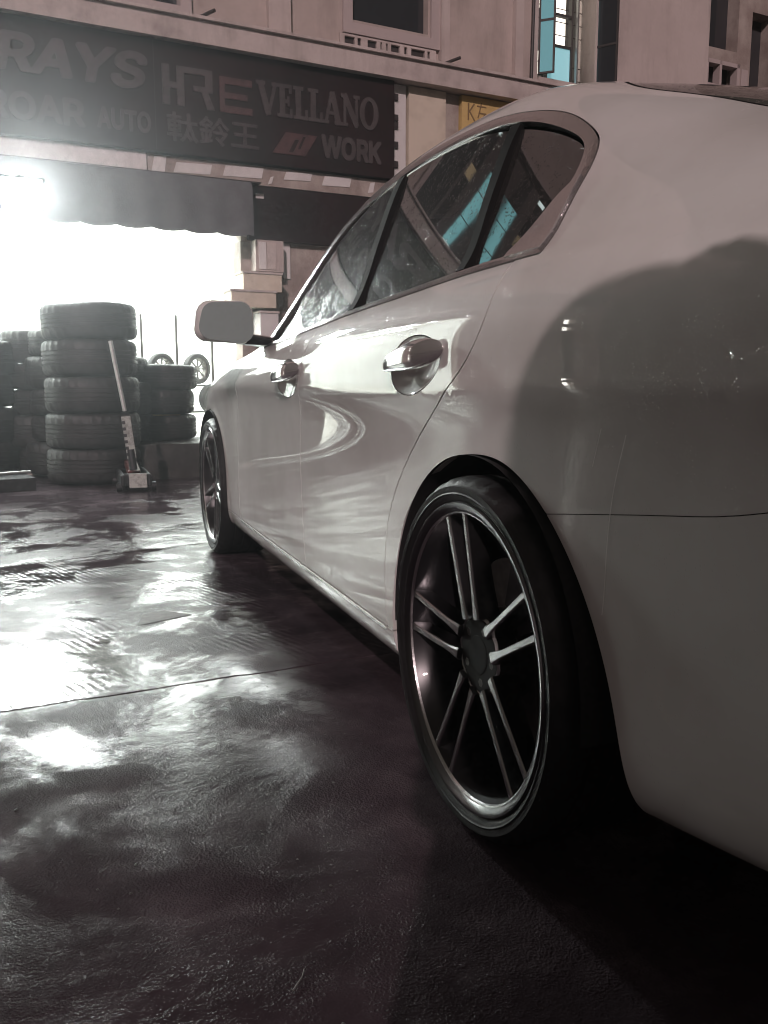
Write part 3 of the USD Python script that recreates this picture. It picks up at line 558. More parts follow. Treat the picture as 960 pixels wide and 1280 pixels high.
# ---------------------------------------------------------------- ground
def slab(name, pts, label=None):
    pg = sg.Polygon(pts); pts2, t, rings = fill(pg, .25, .05)
    edge = np.zeros(len(pts2), bool); n0 = len(rings[0]); edge[:n0] = True
    v = np.column_stack([pts2, np.zeros(len(pts2))]); v[:, :2] += np.where(edge[:, None], .016 * (meshkit.noise(np.column_stack([pts2 * 14, pts2[:, :1] * 0]))[:, None] - .5), 0)
    v[edge, 2] = -.002
    r = v[:n0]; b = r.copy(); b[:, 2] -= .03; j = np.arange(n0); j2 = (j + 1) % n0
    V = np.vstack([v, b]); F = np.vstack([t, np.stack([j2, j, len(v) + j], 1), np.stack([j2, len(v) + j, len(v) + j2], 1)])
    return add(name, (V, F), 'wet_concrete', ground, smooth=20)
ground = thing('ground', 'wet dark concrete forecourt in large ribbed slabs', kind='structure')
add('subsoil', at(trimesh.creation.box([50, 50, .2]), 0, 5, -.135), 'joint_fill', ground)
j1 = lambda x: 4.335 + .30 * x; j2 = lambda x: 2.345 + .10 * x
g_ = .005
slab('concrete_slab', [(-14, -12), (14, -12), (14, j2(14) - g_), (-14, j2(-14) - g_)])
slab('concrete_slab', [(-14, j2(-14) + g_), (14, j2(14) + g_), (14, j1(14) - g_), (-14, j1(-14) - g_)])
slab('concrete_slab', [(-14, j1(-14) + g_), (14, j1(14) + g_), (14, 17), (-14, 17)])
# flat scrap, twig, grit
v = np.array([[.22, 3.02, .002], [.42, 3.10, .002], [.33, 3.19, .002], [.25, 3.17, .002], [.25, 3.05, .0026], [.35, 3.11, .003]]); 
sc = trimesh.Trimesh(v, [[0, 4, 3], [4, 2, 3], [4, 5, 2], [5, 1, 2], [0, 1, 4], [4, 1, 5]], process=False); sc2 = sc.copy(); sc2.vertices[:, 2] -= .001; sc2.invert()
add('cardboard_scrap', cat_([sc, sc2]), 'carton_wet', smooth=False, label='flat torn scrap of wet cardboard lying on the concrete beside the car', cat='cardboard')
add('twig', cat_([cyl((.262, 1.055, .004), (.28, 1.075, .005), .0014, 6), cyl((.28, 1.075, .005), (.288, 1.092, .004), .001, 6)]), 'carton_wet', smooth=True, label='small broken twig on the dark wet ground at the bottom', cat='twig')
rng = np.random.default_rng(5); gm = []
for k in range(260):
    y = rng.uniform(.9, 5.5); x = rng.uniform(-.35 * y, .62); s = rng.uniform(.0010, .0026) * (1.5 if rng.random() < .05 else 1)
    m = trimesh.creation.icosphere(0, s); m.vertices *= rng.uniform(.6, 1.3, (12, 1)) * [1.3, 1, .7]; m.apply_transform(trimesh.transformations.rotation_matrix(rng.uniform(0, 6), [0, 0, 1])); gm.append(at(m, x, y, s * .4))
add('grit', cat_(gm), 'grit_stone', smooth=False, label='loose grit scattered over the wet concrete', cat='grit', kind='stuff')

# ---------------------------------------------------------------- the shop front; (a, b, z): along the front, out towards the street, up
FO = np.array([-.45945, 8.28935, 0]); FA = np.array([math.cos(math.radians(6.0)), math.sin(math.radians(6.0)), 0]); FB = np.array([FA[1], -FA[0], 0])
FM = np.eye(4); FM[:3, 0], FM[:3, 1], FM[:3, 2], FM[:3, 3] = FA, -FB, [0, 0, 1], FO      # local y = -b, so that the frame is right-handed
def fb(a0, a1, b0, b1, z0, z1): return xf(bx(a0, a1, -b1, -b0, z0, z1), FM)
def fp(a, b, z): return FO + FA * a + FB * b + np.array([0, 0, z])
def fx(poly, b0, b1):
    """A polygon drawn on the front (a, z), from depth b0 out to b1."""
    M = np.eye(4); M[:3, 0], M[:3, 1], M[:3, 2] = [1, 0, 0], [0, 0, 1], [0, -1, 0]; M[:3, 3] = [0, -b0, 0]
    return xf(trimesh.creation.extrude_polygon(poly, b1 - b0, engine='earcut'), FM @ M)
def fxs(p, b0, b1): return cat_([fx(g, b0, b1) for g in getattr(p, 'geoms', [p]) if g.area > 1e-6])
shop = thing('shop_building', 'two storey pinkish plastered shop building with a bright open front', 'building')
R = sg.box
wall = R(-4.5, 2.19, 6.62, 9.0).difference(shapely.union_all([R(3.285, 4.375, 4.24, 5.75), R(1.05, 4.12, 1.78, 5.6), R(5.60, 4.16, 6.40, 6.0), R(.09, 4.12, .62, 6.05)]))
wall = wall.difference(R(-2.1, 2.19, 2.20, 2.30))
add('upper_wall', fx(wall, -.24, 0), 'plaster_pink', shop, smooth=False)
add('lower_wall', fx(R(2.20, 0, 6.62, 2.19), -.26, -.02), 'plaster_dirty', shop, smooth=False)
add('left_wall', fx(R(-4.5, 0, -2.1, 2.19).difference(R(-4.05, .01, -3.85, 2.1)), -.24, 0), 'plaster_dirty', shop, smooth=False)
add('ledge', cat_([fb(-4.5, 6.62, .0, .20, 3.835, 4.03), fb(-4.5, 6.62, .0, .235, 4.03, 4.055)]), 'plaster_ledge', shop, smooth=False)
for a0, a1 in ((4.36, 4.46), (5.28, 5.38), (2.50, 2.72)): add('pilaster', fb(a0, a1, .002, .07, 4.055, 8.9), 'plaster_pale', shop, smooth=False)
rc = thing('pillar_block', parent=str(shop.GetPath()))
add('block_wall', fb(6.66, 8.10, -.6, .06, 0, 9.0), 'plaster_pale', rc, smooth=False)
# recessed bay on the far right with its window
bay = thing('right_bay', parent=str(shop.GetPath()))
add('bay_wall', fx(R(8.10, 0, 13.0, 9.0).difference(shapely.union_all([R(8.72, 4.45, 9.35, 5.05), R(9.55, 4.45, 9.95, 5.75), R(8.35, 5.2, 9.3, 6.1)])), -.85, -.60), 'plaster_dirty', bay, smooth=False)
add('bay_glass', fb(8.3, 10.1, -.83, -.80, 4.3, 6.2), 'dark_glass', bay)
for a0, a1, z0, z1 in ((8.72, 8.78, 4.45, 5.05), (8.98, 9.02, 4.45, 5.05), (9.30, 9.35, 4.45, 5.05), (8.72, 9.35, 4.45, 4.50), (8.72, 9.35, 5.0, 5.05), (8.78, 9.30, 4.72, 4.75), (9.38, 9.50, 4.40, 5.0), (10.02, 10.2, 4.40, 6.6)):
    add('bay_frame', fb(a0, a1, -.70 if a1 - a0 > .3 else -.695, -.58, z0, z1), 'window_frame', bay, smooth=False)
add('bay_sill', fb(8.10, 13, -.60, -.45, 4.34, 4.42), 'plaster_ledge', bay, smooth=False)
# windows
def window(a0, a1, z0, z1, label=None):
    w = thing('window', parent=str(shop.GetPath()))
    fr = R(a0 - .10, z0 - .10, a1 + .10, z1 + .10).difference(R(a0, z0, a1, z1)); add('frame', fx(fr, -.12, .04), 'window_frame', w, smooth=False)
    add('pane', fb(a0, a1, -.11, -.10, z0, z1), 'dark_glass', w)
    return w
w1 = window(3.375, 4.26, 4.335, 5.68)
add('sticker', fb(3.80, 4.02, -.098, -.095, 4.75, 4.86), 'yellow_board', w1)
w2 = window(1.15, 1.68, 4.18, 5.5)
# vent grille under the first window: a row of openings of uneven width
vg = thing('vent_grille', parent=str(shop.GetPath()))
slots = [(3.29, 3.40), (3.43, 3.47), (3.54, 3.64), (3.68, 3.70), (3.745, 3.765), (3.80, 3.90), (3.95, 3.985), (4.03, 4.19), (4.22, 4.25)]
vb = R(3.24, 4.075, 4.32, 4.225)
for a0, a1 in slots: vb = vb.difference(R(a0, 4.10, a1, 4.205))
add('grille_face', fx(vb, .002, .03), 'plaster_ledge', vg, smooth=False); add('grille_backing', fb(3.25, 4.31, .0005, .0015, 4.09, 4.215), 'dark_trim', vg)
for a, z in ((4.34, 4.08), (1.78, 4.075)):
    p = fp(a, .02, z); add('drain_spout', cyl(p, p + FB * .20 + FA * .16 + np.array([0, 0, .05]), .016, 10), 'iron', shop)
add('drain_pipe', cyl(fp(5.50, .06, 4.06), fp(5.56, .06, 9), .018, 10), 'iron', shop)
add('cable', cat_([cyl(fp(a, .012, 4.105 + .03 * math.sin(a * 3)), fp(a + .25, .012, 4.105 + .03 * math.sin((a + .25) * 3)), .006, 6) for a in np.arange(-2, 3.0, .25)]), 'iron', shop)
# the lit windows with their opened casements
def lit_window(o, glow, frost, zt=6.0):
    lw = thing('lit_window', parent=str(shop.GetPath()))
    add('reveal', cat_([fb(5.52 + o, 5.60 + o, -.3, .03, 4.10, zt + .05), fb(6.40 + o, 6.48 + o, -.3, .03, 4.10, zt + .05), fb(5.60 + o, 6.40 + o, -.3, .03, zt, zt + .06), fb(5.60 + o, 6.40 + o, -.3, .06, 4.09, 4.16)]), 'plaster_pale', lw, smooth=False)
    add('bright_room', fb(5.58 + o, 6.45 + o, -.62, -.60, 4.45, zt + .05), glow, lw)
    add('curtain_edge', fb(5.86 + o, 5.93 + o, -.40, -.36, 4.62, 5.06), 'banner_white', lw)
    add('frosted_pane', fb(5.86 + o, 6.18 + o, -.16, -.15, 4.16, 4.585), frost, lw)
    for a0, a1 in ((5.815, 5.835), (6.175, 6.20)): add('mullion', fb(a0 + o, a1 + o, -.19, -.13, 4.16, zt), 'iron', lw)
    for z in (4.60, 4.93): add('transom', fb(5.835 + o, 6.175 + o, -.185, -.135, z - .013, z + .013), 'iron', lw)
    for z in (4.30, 4.44, 4.76, 4.90, 5.04, 5.18): add('grille_bar', cyl(fp(5.60 + o, -.24, z), fp(6.40 + o, -.24, z), .005, 6), 'iron', lw)
    add('frame_post', fb(6.205 + o, 6.225 + o, -.10, -.06, 4.16, zt), 'galvanised', lw); add('frame_post', fb(5.775 + o, 5.80 + o, -.10, -.06, 4.16, zt), 'window_frame', lw)
lit_window(0, 'room_glow', 'frosted_glow')
def casement(a, dirx, ang, wd, z0, z1, m, barz):
    c = thing('casement', parent=str(shop.GetPath())); d = FA * dirx * math.cos(ang) + FB * math.sin(ang); o = fp(a, .0, 0); nrm = np.cross(d, [0, 0, 1])
    def sl(q0, q1, za, zb, t0, t1):
        M = np.eye(4); M[:3, 0], M[:3, 1], M[:3, 2], M[:3, 3] = d, np.cross([0, 0, 1], d), [0, 0, 1], o; return xf(bx(q0, q1, t0, t1, za, zb), M)
    add('pane', sl(.015, wd - .015, z0 + .015, z1, -.003, .003), m, c)
    for q0, q1, za, zb in ((0, .02, z0, z1), (wd - .02, wd, z0, z1), (.02, wd - .02, z0, z0 + .02)): add('sash', sl(q0, q1, za, zb, -.012, .012), 'iron', c)
    for z in barz: add('sash_bar', sl(.02, wd - .02, z - .012, z + .012, -.010, .010), 'iron', c)
casement(5.63, 1, math.radians(48), .18, 4.20, 5.95, 'teal_glass', (4.75, 5.40))
casement(6.41, 1, math.radians(62), .27, 4.18, 5.95, 'dark_glass', (4.60, 5.10, 5.40))

sw = thing('tall_window', parent=str(shop.GetPath()))
add('frame', fx(R(.02, 4.07, .69, 6.12).difference(R(.09, 4.12, .62, 6.05)), -.14, .03), 'window_frame', sw, smooth=False)
for z0, z1, m_ in ((4.13, 4.22, 'white_bright'), (4.23, 4.62, 'teal_bright'), (4.64, 5.06, 'teal_bright'), (5.08, 5.42, 'teal_bright'), (5.44, 6.04, 'dark_glass')): add('narrow_pane', fb(.185, .222, -.11, -.10, z0, z1), m_, sw)
for z0, z1, m_ in ((4.13, 4.58, 'dark_glass'), (4.61, 4.98, 'dark_glass'), (5.01, 5.20, 'amber_bright'), (5.23, 5.83, 'dark_glass'), (5.86, 5.93, 'white_bright'), (5.96, 6.04, 'dark_glass')): add('middle_pane', fb(.285, .345, -.11, -.10, z0, z1), m_, sw)
add('wide_pane', fb(.37, .61, -.11, -.10, 4.13, 6.04), 'dark_glass', sw); add('side_pane', fb(.10, .16, -.11, -.10, 4.13, 6.04), 'dark_glass', sw)
for a0, a1 in ((.162, .183), (.224, .283), (.347, .368)): add('mullion', fb(a0, a1, -.13, -.08, 4.125, 6.04), 'iron', sw)

# awning: dark cloth with a scalloped hem, in a shallow box under the banner strip
aw = thing('awning', 'dark grey cloth awning with a scalloped hem over the bright shop front', 'awning')
av = []; na = 240; A0, A1 = -2.1, 2.25
aa = np.linspace(A0, A1, na)
prof = [(.20, 2.690), (.235, 2.62), (.245, 2.50), (.25, 2.36), (.252, 2.20)]
V = []
for a in aa:
    hem = .022 * abs(math.sin((a - .1) * math.pi / .30)) ** .6
    for k, (b, z) in enumerate(prof):
        bb = b + .010 * math.sin(a * 21) * k / 4 + .012 * math.sin(a * 5.3 + 1) * k / 4
        V.append(fp(a, bb, z - (hem - .01 if k == 4 else 0)))
V = np.array(V); i = np.arange(na - 1)[:, None] * 5 + np.arange(4)[None]; i = i.ravel()
F = np.vstack([np.stack([i, i + 5, i + 6], 1), np.stack([i, i + 6, i + 1], 1)]); c1 = trimesh.Trimesh(V, F, process=False); c2 = c1.copy(); c2.vertices += -FB * .004; c2.invert()
add('awning_cloth', cat_([c1, c2]), 'awning_cloth', aw, smooth=60)
add('awning_roller', cyl(fp(A0, .13, 2.66), fp(A1, .13, 2.66), .035, 14), 'iron', aw)
add('awning_rail', fb(A0, A1 + .1, .01, .20, 2.692, 2.702), 'iron', aw)
for a in (-2.0, -.8, .7, 2.18): add('awning_bracket', fb(a, a + .03, .01, .20, 2.56, 2.69), 'iron', aw)
# dark fascia right of the awning, with pale torn patches
fa = thing('lower_fascia', 'dark weathered fascia under the sign right of the awning with pale torn patches', 'fascia')
add('fascia_board', fb(2.26, 3.90, .002, .05, 2.20, 2.70), 'sign_face', fa)
add('fascia_board', fb(1.33, 3.90, .004, .06, 2.705, 2.880), 'plaster_dirty', fa)
for a0, a1, z0, z1 in ((1.36, 1.50, 2.72, 2.87), (1.56, 1.92, 2.74, 2.84), (2.02, 2.42, 2.755, 2.862), (2.46, 2.52, 2.72, 2.80), (2.62, 2.92, 2.78, 2.865), (3.02, 3.34, 2.765, 2.868), (3.52, 3.60, 2.74, 2.85)):
    pg = sg.Polygon([(a0, z0), (a1 - .02, z0 + .012), (a1, z1), (a0 + .03, z1 - .01)]); add('torn_patch', fx(pg, .061, .066), 'banner_white', fa, smooth=False)
add('white_banner', fb(-4.3, 1.318, .01, .075, 2.705, 2.884), 'banner_white', smooth=False, label='long white strip board between the sign and the grey awning', cat='board')
add('small_tag', fb(2.34, 2.42, .052, .058, 2.585, 2.63), 'banner_white', label='tiny white tag on the dark fascia below the sign', cat='tag')

# ---------------------------------------------------------------- the sign
sign = thing('shop_sign', 'long dark maroon shop sign with faded brand names in two rows', 'sign')
SL, SR, SB, ST = -4.3, 3.79, 2.892, 3.832
add('sign_board', fb(SL, SR, .0, .12, SB, ST), 'sign_face', sign, smooth=False)
for a in (-2.6, -.6, 1.40): add('board_joint', fb(a, a + .006, .12, .1205, SB + .01, ST - .01), 'dark_trim', sign)
def font_poly(text, font, bold, face=0):
    from PIL import Image, ImageDraw, ImageFont
    f = ImageFont.truetype(glob.glob('/opt/blender-*/*/datafiles/fonts/' + font)[0], 120)
    x0, y0, x1, y1 = f.getbbox(text, anchor='ls', stroke_width=bold)
    im = Image.new('L', (x1 - x0 + 8, y1 - y0 + 8)); ImageDraw.Draw(im).text((4 - x0, 4 - y0), text, 255, f, anchor='ls', stroke_width=bold)
    on = np.pad(np.asarray(im) > 127, ((0, 0), (1, 1))).astype(np.int8)
    rows, st = np.nonzero(np.diff(on, axis=1) == 1); en = np.nonzero(np.diff(on, axis=1) == -1)[1]
    g = shapely.union_all(shapely.box(st, -rows - 1, en, -rows)).buffer(.6).buffer(-.6).simplify(.7)
    b = g.bounds; return shapely.affinity.translate(g, -b[0], -b[1])
def fit(g, a0, a1, z0, z1, shear=0):
    b = g.bounds; g = shapely.affinity.affine_transform(g, [(a1 - a0) / (b[2] - b[0]), 0, 0, (z1 - z0) / (b[3] - b[1]), a0, z0])
    return shapely.affinity.affine_transform(g, [1, shear, 0, 1, -shear * z0, 0]) if shear else g
def word(name, g, m='sign_letter'): add(name, fxs(g, .1205, .132), m, sign, smooth=False)
word('lettering', fit(font_poly('RAYS', 'Inter.woff2', 6), .10, 1.30, 3.385, 3.70, .22))
# squared-off letters
st_ = [R(0, 0, .20, 1), R(.27, 0, .46, .62), R(.27, .42, .70, .60), R(.27, .80, 1.16, 1), R(.95, 0, 1.16, 1)]
hre = [R(0, 0, .15, 1), R(.29, 0, .44, 1), R(.15, .42, .29, .58), R(.42, .84, 1.02, 1), R(.62, .42, .98, .56), R(.86, .42, 1.02, 1), sg.Polygon([(.78, .44), (.92, .44), (1.06, 0), (.90, 0)])]
word('lettering', fit(shapely.union_all(hre), 1.47, 1.945, 3.30, 3.64)); 
E_ = shapely.union_all([R(0, 0, .16, 1), R(0, 0, 1, .2), R(0, .40, .86, .57), R(0, .80, 1, 1)])
word('lettering', fit(E_, 1.99, 2.30, 3.30, 3.61), 'sign_letter_red')
# VELLANO with slab serifs
def sl(p, q, w): return sg.LineString([p, q]).buffer(w / 2, cap_style=2)
def srf(x, z, w): return R(x - w / 2, z - (.09 if z > .5 else 0), x + w / 2, z + (0 if z > .5 else .09))
LET = {
 'V': [sl((.08, 1), (.40, 0), .20), sl((.40, .02), (.70, 1), .10), srf(.10, 1, .34), srf(.68, 1, .26)],
 'E': [R(.12, 0, .32, 1), R(.02, 0, .62, .09), R(.02, .91, .60, 1), R(.3, .45, .48, .54), R(.53, 0, .62, .26), R(.52, .76, .60, 1), R(.44, .36, .50, .64)],
 'L': [R(.12, 0, .32, 1), srf(.22, 1, .40), R(.02, 0, .60, .09), R(.51, 0, .60, .30)],
 'A': [sl((.12, 0), (.40, 1), .10), sl((.40, 1), (.68, 0), .20), R(.22, .30, .56, .38), srf(.12, 0, .26), srf(.68, 0, .32)],
 'N': [R(.10, 0, .19, 1), sl((.12, 1), (.68, .02), .20), R(.62, 0, .71, 1), srf(.14, 0, .26), srf(.12, 1, .26), srf(.66, 1, .26)],
 'O': [sg.Point(0, 0).buffer(.5)]}
x = 0; gs = []
for ch in 'VELLANO':
    g = shapely.union_all(LET[ch])
    if ch == 'O': g = shapely.affinity.translate(shapely.affinity.scale(g, .82, 1.04), .42, .5).difference(shapely.affinity.translate(shapely.affinity.scale(g, .44, .82), .42, .5))
    gs.append(shapely.affinity.translate(g.buffer(.012), x, 0)); x += {'V': .74, 'E': .66, 'L': .62, 'A': .80, 'N': .80, 'O': .9}[ch]
word('lettering', fit(shapely.union_all(gs), 2.36, 3.63, 3.335, 3.655))
word('lettering', fit(font_poly('ROAR', 'Inter.woff2', 5), .02, .80, 3.01, 3.24))
word('lettering', fit(font_poly('AUTO', 'Inter.woff2', 5), .90, 1.36, 3.03, 3.21))
word('lettering', fit(font_poly('軚鈴王', 'Noto Sans CJK Regular.woff2', 2), 1.50, 2.36, 2.995, 3.245))
em = sg.Polygon([(0, 0), (.72, 0), (1, 1), (.30, 1)]); em = em.difference(sg.Polygon([(.36, .12), (.46, .12), (.60, .72), (.50, .72)])).difference(sg.Polygon([(.56, .3), (.62, .3), (.74, .9), (.68, .9)]))
word('emblem', fit(em, 2.49, 2.95, 3.00, 3.20), 'sign_letter_red')
word('lettering', fit(font_poly('WORK', 'Inter.woff2', 7), 2.99, 3.64, 3.01, 3.23))
# boards right of the sign
cb = thing('cream_panel', 'narrow cream wall panel with dark clips between the sign and the yellow board', 'panel')
add('panel_board', fb(3.985, 4.42, .01, .07, 2.5, 3.828), 'cream_board', cb, smooth=False); add('panel_edge', fb(3.82, 3.96, .01, .05, 2.5, 3.828), 'banner_white', cb, smooth=False)
for z in (3.70, 3.50, 3.43, 3.24, 3.05): add('clip', fb(3.805, 3.86, .05, .075, z - .03, z + .03), 'dark_trim', cb)
add('panel_gap', fb(4.425, 4.60, .01, .03, 2.5, 3.828), 'plaster_dirty', cb)
yb = thing('yellow_board', 'yellow board with brown marks just above the car roof', 'board')
add('board_face', fb(4.61, 6.1, .01, .08, 2.9, 3.826), 'yellow_board', yb, smooth=False)
k_ = [sl((.0, 0), (.0, 1), .10), sl((.05, .5), (.42, 1), .09), sl((.1, .5), (.46, 0), .09), sl((.62, .9), (1.3, .9), .08), sl((.95, 1.1), (.70, .2), .08), sl((.75, .5), (1.3, .5), .08), sl((1.2, .5), (1.0, 0), .08)]
add('marking', fxs(shapely.union_all([shapely.affinity.translate(shapely.affinity.scale(g, .17, .17, origin=(0, 0)), 4.69, 3.585) for g in k_]), .0805, .084), 'brown_print', yb, smooth=False)

# ---------------------------------------------------------------- inside the shop
slit = thing('lit_doorway', parent=str(shop.GetPath()))
add('glowing_gap', fb(-4.06, -3.84, -.22, -.20, .02, 2.1), 'slit_glow', slit)
for z, w_ in ((.40, .22), (.80, .75), (1.70, .14)): add('door_rail', fb(-4.05, -3.85, -.19, -.12, z, z + w_), 'iron', slit)
room = thing('shop_interior', 'bright white inside of the tyre shop', 'room')
add('back_wall', fb(-3.0, 3.4, -6.1, -6.0, 0, 3.0), 'inside_white', room); add('side_wall', fb(-3.1, -3.0, -6, -.25, 0, 3.0), 'inside_white', room); add('side_wall', fb(3.4, 3.5, -6, -.27, 0, 3.0), 'inside_white', room)
add('ceiling', fb(-3.0, 3.4, -6, -.25, 3.0, 3.08), 'inside_white', room); add('floor', fb(-3.0, .90, -6, -.25, .002, .02), 'inside_floor', room)
for a, an in ((-1.9, 'left'), (.2, 'middle'), (2.2, 'right')):
    for b, bn in ((-1.4, 'front'), (-3.2, 'second'), (-5.0, 'rear')):
        t = thing('ceiling_tube', f'white fluorescent tube on the shop ceiling, {an} one of the {bn} row', 'ceiling light', group='tube lights on the shop ceiling')
        add('tube', fb(a - .6, a + .6, b - .07, b + .07, 2.86, 2.885), 'tube_glow', t); add('housing', fb(a - .62, a + .62, b - .09, b + .09, 2.887, 2.94), 'inside_white', t)
# raised step of the shop floor
step = thing('shop_step', 'dark raised concrete step at the shop entrance beside the car', 'step')
add('step_block', fb(.93, 6.0, -.24, .62, .001, .305), 'step_concrete', step, smooth=False)
add('step_tread', fb(.935, 3.39, -5.99, -.242, .001, .31), 'inside_floor', step, smooth=False)
# floodlight under the awning
fl = thing('floodlight', 'glaring white floodlight hanging below the awning at the left', 'floodlight')
fc = fp(.235, .42, 2.36)
def fl_box(w, h, d0, d1): 
    M = np.eye(4); n = FB * math.cos(.32) + np.array([.0, 0, -math.sin(.32)]); M[:3, 0], M[:3, 2] = FA, n; M[:3, 1] = np.cross(n, FA); M[:3, 3] = fc; return xf(bx(-w / 2, w / 2, -h / 2, h / 2, d0, d1), M)
add('lamp_lens', fl_box(.30, .22, .0, .006), 'flood_glow', fl); add('lamp_housing', cat_([fl_box(.33, .25, -.09, -.002)]), 'steel_dark', fl); add('lamp_bracket', cyl(fc - FB * .05, fp(.235, .19, 2.60), .014, 8), 'iron', fl)

# ---------------------------------------------------------------- tyres
def tyre(R_, W, rim):
    h = W / 2; p = [(rim, -h * .78), (rim + .012, -h * .92), (rim + .035, -h * .99), (R_ - .060, -h), (R_ - .030, -h * .96), (R_ - .012, -h * .86), (R_ - .003, -h * .72), (R_, -h * .6)]
    for g in (-.36, -.12, .12, .36): p += [(R_, h * g - .006), (R_ - .009, h * g - .004), (R_ - .009, h * g + .004), (R_, h * g + .006)]
    p += [(R_, h * .6), (R_ - .003, h * .72), (R_ - .012, h * .86), (R_ - .030, h * .96), (R_ - .060, h), (rim + .035, h * .99), (rim + .012, h * .92), (rim, h * .78), (rim + .02, h * .6), (rim + .02, -h * .6), (rim, -h * .78)]
    t = lathe(p, 96); a = np.round((np.arctan2(t.vertices[:, 1], t.vertices[:, 0]) % (2 * np.pi)) / (2 * np.pi) * 96).astype(int); r = np.hypot(t.vertices[:, 0], t.vertices[:, 1])
    k = np.where((r > R_ - .014) & (np.abs(t.vertices[:, 2]) > h * .55) & (a % 3 == 0), .972, 1.0); t.vertices[:, 0] *= k; t.vertices[:, 1] *= k
    return t
UsdGeom.Scope.Define(stage, '/World/Looks/kinds')
PROTO = {}
for nm, R_, W, rm in (('wide', .385, .290, .235), ('mid', .335, .225, .215)):
    path = f'/World/Looks/kinds/{nm}_tyre'; c = stage.CreateClassPrim(path); c.SetTypeName('Xform')
    usdkit.mesh(stage, path + '/casing', tyre(R_, W, rm), LK['old_rubber'], smooth=38)
    add('sidewall_ring', cat_([at(trimesh.creation.torus(rm + .055, .003, 72, 6), 0, 0, s * W / 2) for s in (-1, 1)]), 'old_rubber', path, smooth=True); PROTO[nm] = (path, W)
def stack(kind, cx, cy, z0, n, jit, labels, seed, group):
    rg = np.random.default_rng(seed); z = z0
    for k in range(n):
        path, W = PROTO[kind if isinstance(kind, str) else kind[k]]; x = UsdGeom.Xform.Define(stage, unique('/World/tyre')); z += W * .5
        jx, jy = (rg.uniform(-jit, jit), rg.uniform(-jit, jit)) if k else (0, 0)
        x.AddTranslateOp().Set(Gf.Vec3d(cx + jx, cy + jy, z + .004)); x.AddRotateXYZOp().Set(Gf.Vec3f(rg.uniform(-1.3, 1.3), rg.uniform(-1.3, 1.3), rg.uniform(0, 360)))
        z += W * .5 + .007
        x.GetPrim().GetReferences().AddInternalReference(path); x.GetPrim().SetInstanceable(True); tag(x.GetPrim(), labels[k], 'tyre', group)
ORD = ['lowest', 'second from the ground', 'third from the ground', 'fourth from the ground', 'fifth from the ground', 'sixth from the ground']
def lab(where, n): return [f'black tyre {"topmost" if k == n - 1 else ORD[k]} in {where}' for k in range(n)]
stack('wide', .275, 7.82, .0, 5, .022, lab('the widest stack behind the jack', 5), 3, 'tyres in the widest stack')
stack(('wide', 'mid', 'wide', 'mid'), .50, 8.42, .02, 4, .04, lab('the stack right behind the widest one', 4), 8, 'tyres in the second stack')
stack('mid', .92, 8.55, .312, 3, .02, lab('the short stack on the step', 3), 4, 'tyres on the step')
stack(('wide', 'mid', 'mid', 'wide', 'mid'), .09, 8.50, .02, 5, .035, lab('the slim stack left of the widest one', 5), 6, 'tyres in the slim stack')
stack(('mid', 'wide', 'mid', 'mid', 'wide'), -.10, 8.80, .02, 5, .045, lab('the leaning stack near the left edge', 5), 7, 'tyres in the left stack')
stack('wide', -.72, 8.7, .02, 4, .03, lab('the stack cut by the left edge', 4), 9, 'tyres at the left edge')
# trolley jack with its upright handle
jk = thing('trolley_jack', 'low dark trolley jack with tall upright handle in front of the tyres', 'jack')
jb = np.array([.545, 7.02, 0])
add('frame', cat_([at(rbox(.035, .62, .10, .015), *(jb + [-.10, .22, .085])), at(rbox(.035, .62, .10, .015), *(jb + [.10, .22, .085])), at(rbox(.20, .10, .09, .015), *(jb + [0, -.02, .09]))]), 'steel_dark', jk)
add('lift_arm', xf(rbox(.10, .40, .06, .015), trimesh.transformations.translation_matrix(jb + [0, .28, .15]) @ trimesh.transformations.rotation_matrix(.15, [1, 0, 0])), 'jack_red', jk)
add('saddle', cyl(jb + [0, .46, .17], jb + [0, .46, .21], .05, 20), 'steel_dark', jk)
add('end_plate', xf(rbox(.135, .012, .115, .005), trimesh.transformations.translation_matrix(jb + [.012, -.085, .085]) @ trimesh.transformations.rotation_matrix(-.25, [1, 0, 0])), 'hazard_pale', jk)
for sx in (-.13, .13):
    for yy in (-.05, .47): add('castor', cyl(jb + [sx - .018, yy, .036], jb + [sx + .018, yy, .036], .036, 20), 'steel_dark', jk)
h0, h1, h2 = jb + [-.01, .02, .16], jb + [-.055, .06, .62], jb + [-.135, .13, 1.16]
add('handle_socket', cyl(h0, h0 + (h1 - h0) * .35, .03, 14), 'steel_dark', jk)
hm = (h1 - h0); hd = hm / np.linalg.norm(hm); M = np.eye(4); sx_ = np.cross(hd, [0, 1, 0]); sx_ /= np.linalg.norm(sx_); M[:3, 0], M[:3, 1], M[:3, 2], M[:3, 3] = sx_, np.cross(hd, sx_), hd, h0 + hm * .2
add('handle_lower', xf(bx(-.034, .034, -.012, .012, 0, .33), M), 'hazard_pale', jk, smooth=False)
for k in range(6): add('handle_stripe', xf(bx(.012, .0345, -.0125, .0125, .02 + k * .05, .045 + k * .05), M), 'steel_dark', jk, smooth=False)
add('handle_upper', cyl(h1, h2, .016, 14), 'galvanised', jk)
# low steel ramp at the left with a bright edge bar
rp = thing('steel_ramp', 'low dark steel ramp with a bright edge bar at the far left', 'ramp')
add('ramp_plate', xf(bx(-1.9, .0, -.5, .25, .002, .10), trimesh.transformations.translation_matrix([-.30, 7.78, 0]) @ trimesh.transformations.rotation_matrix(.22, [0, 0, 1])), 'steel_dark', rp, smooth=False)
add('edge_bar', cyl((-2.1, 6.75, .115), (-.235, 7.62, .118), .014, 12), 'galvanised', rp)

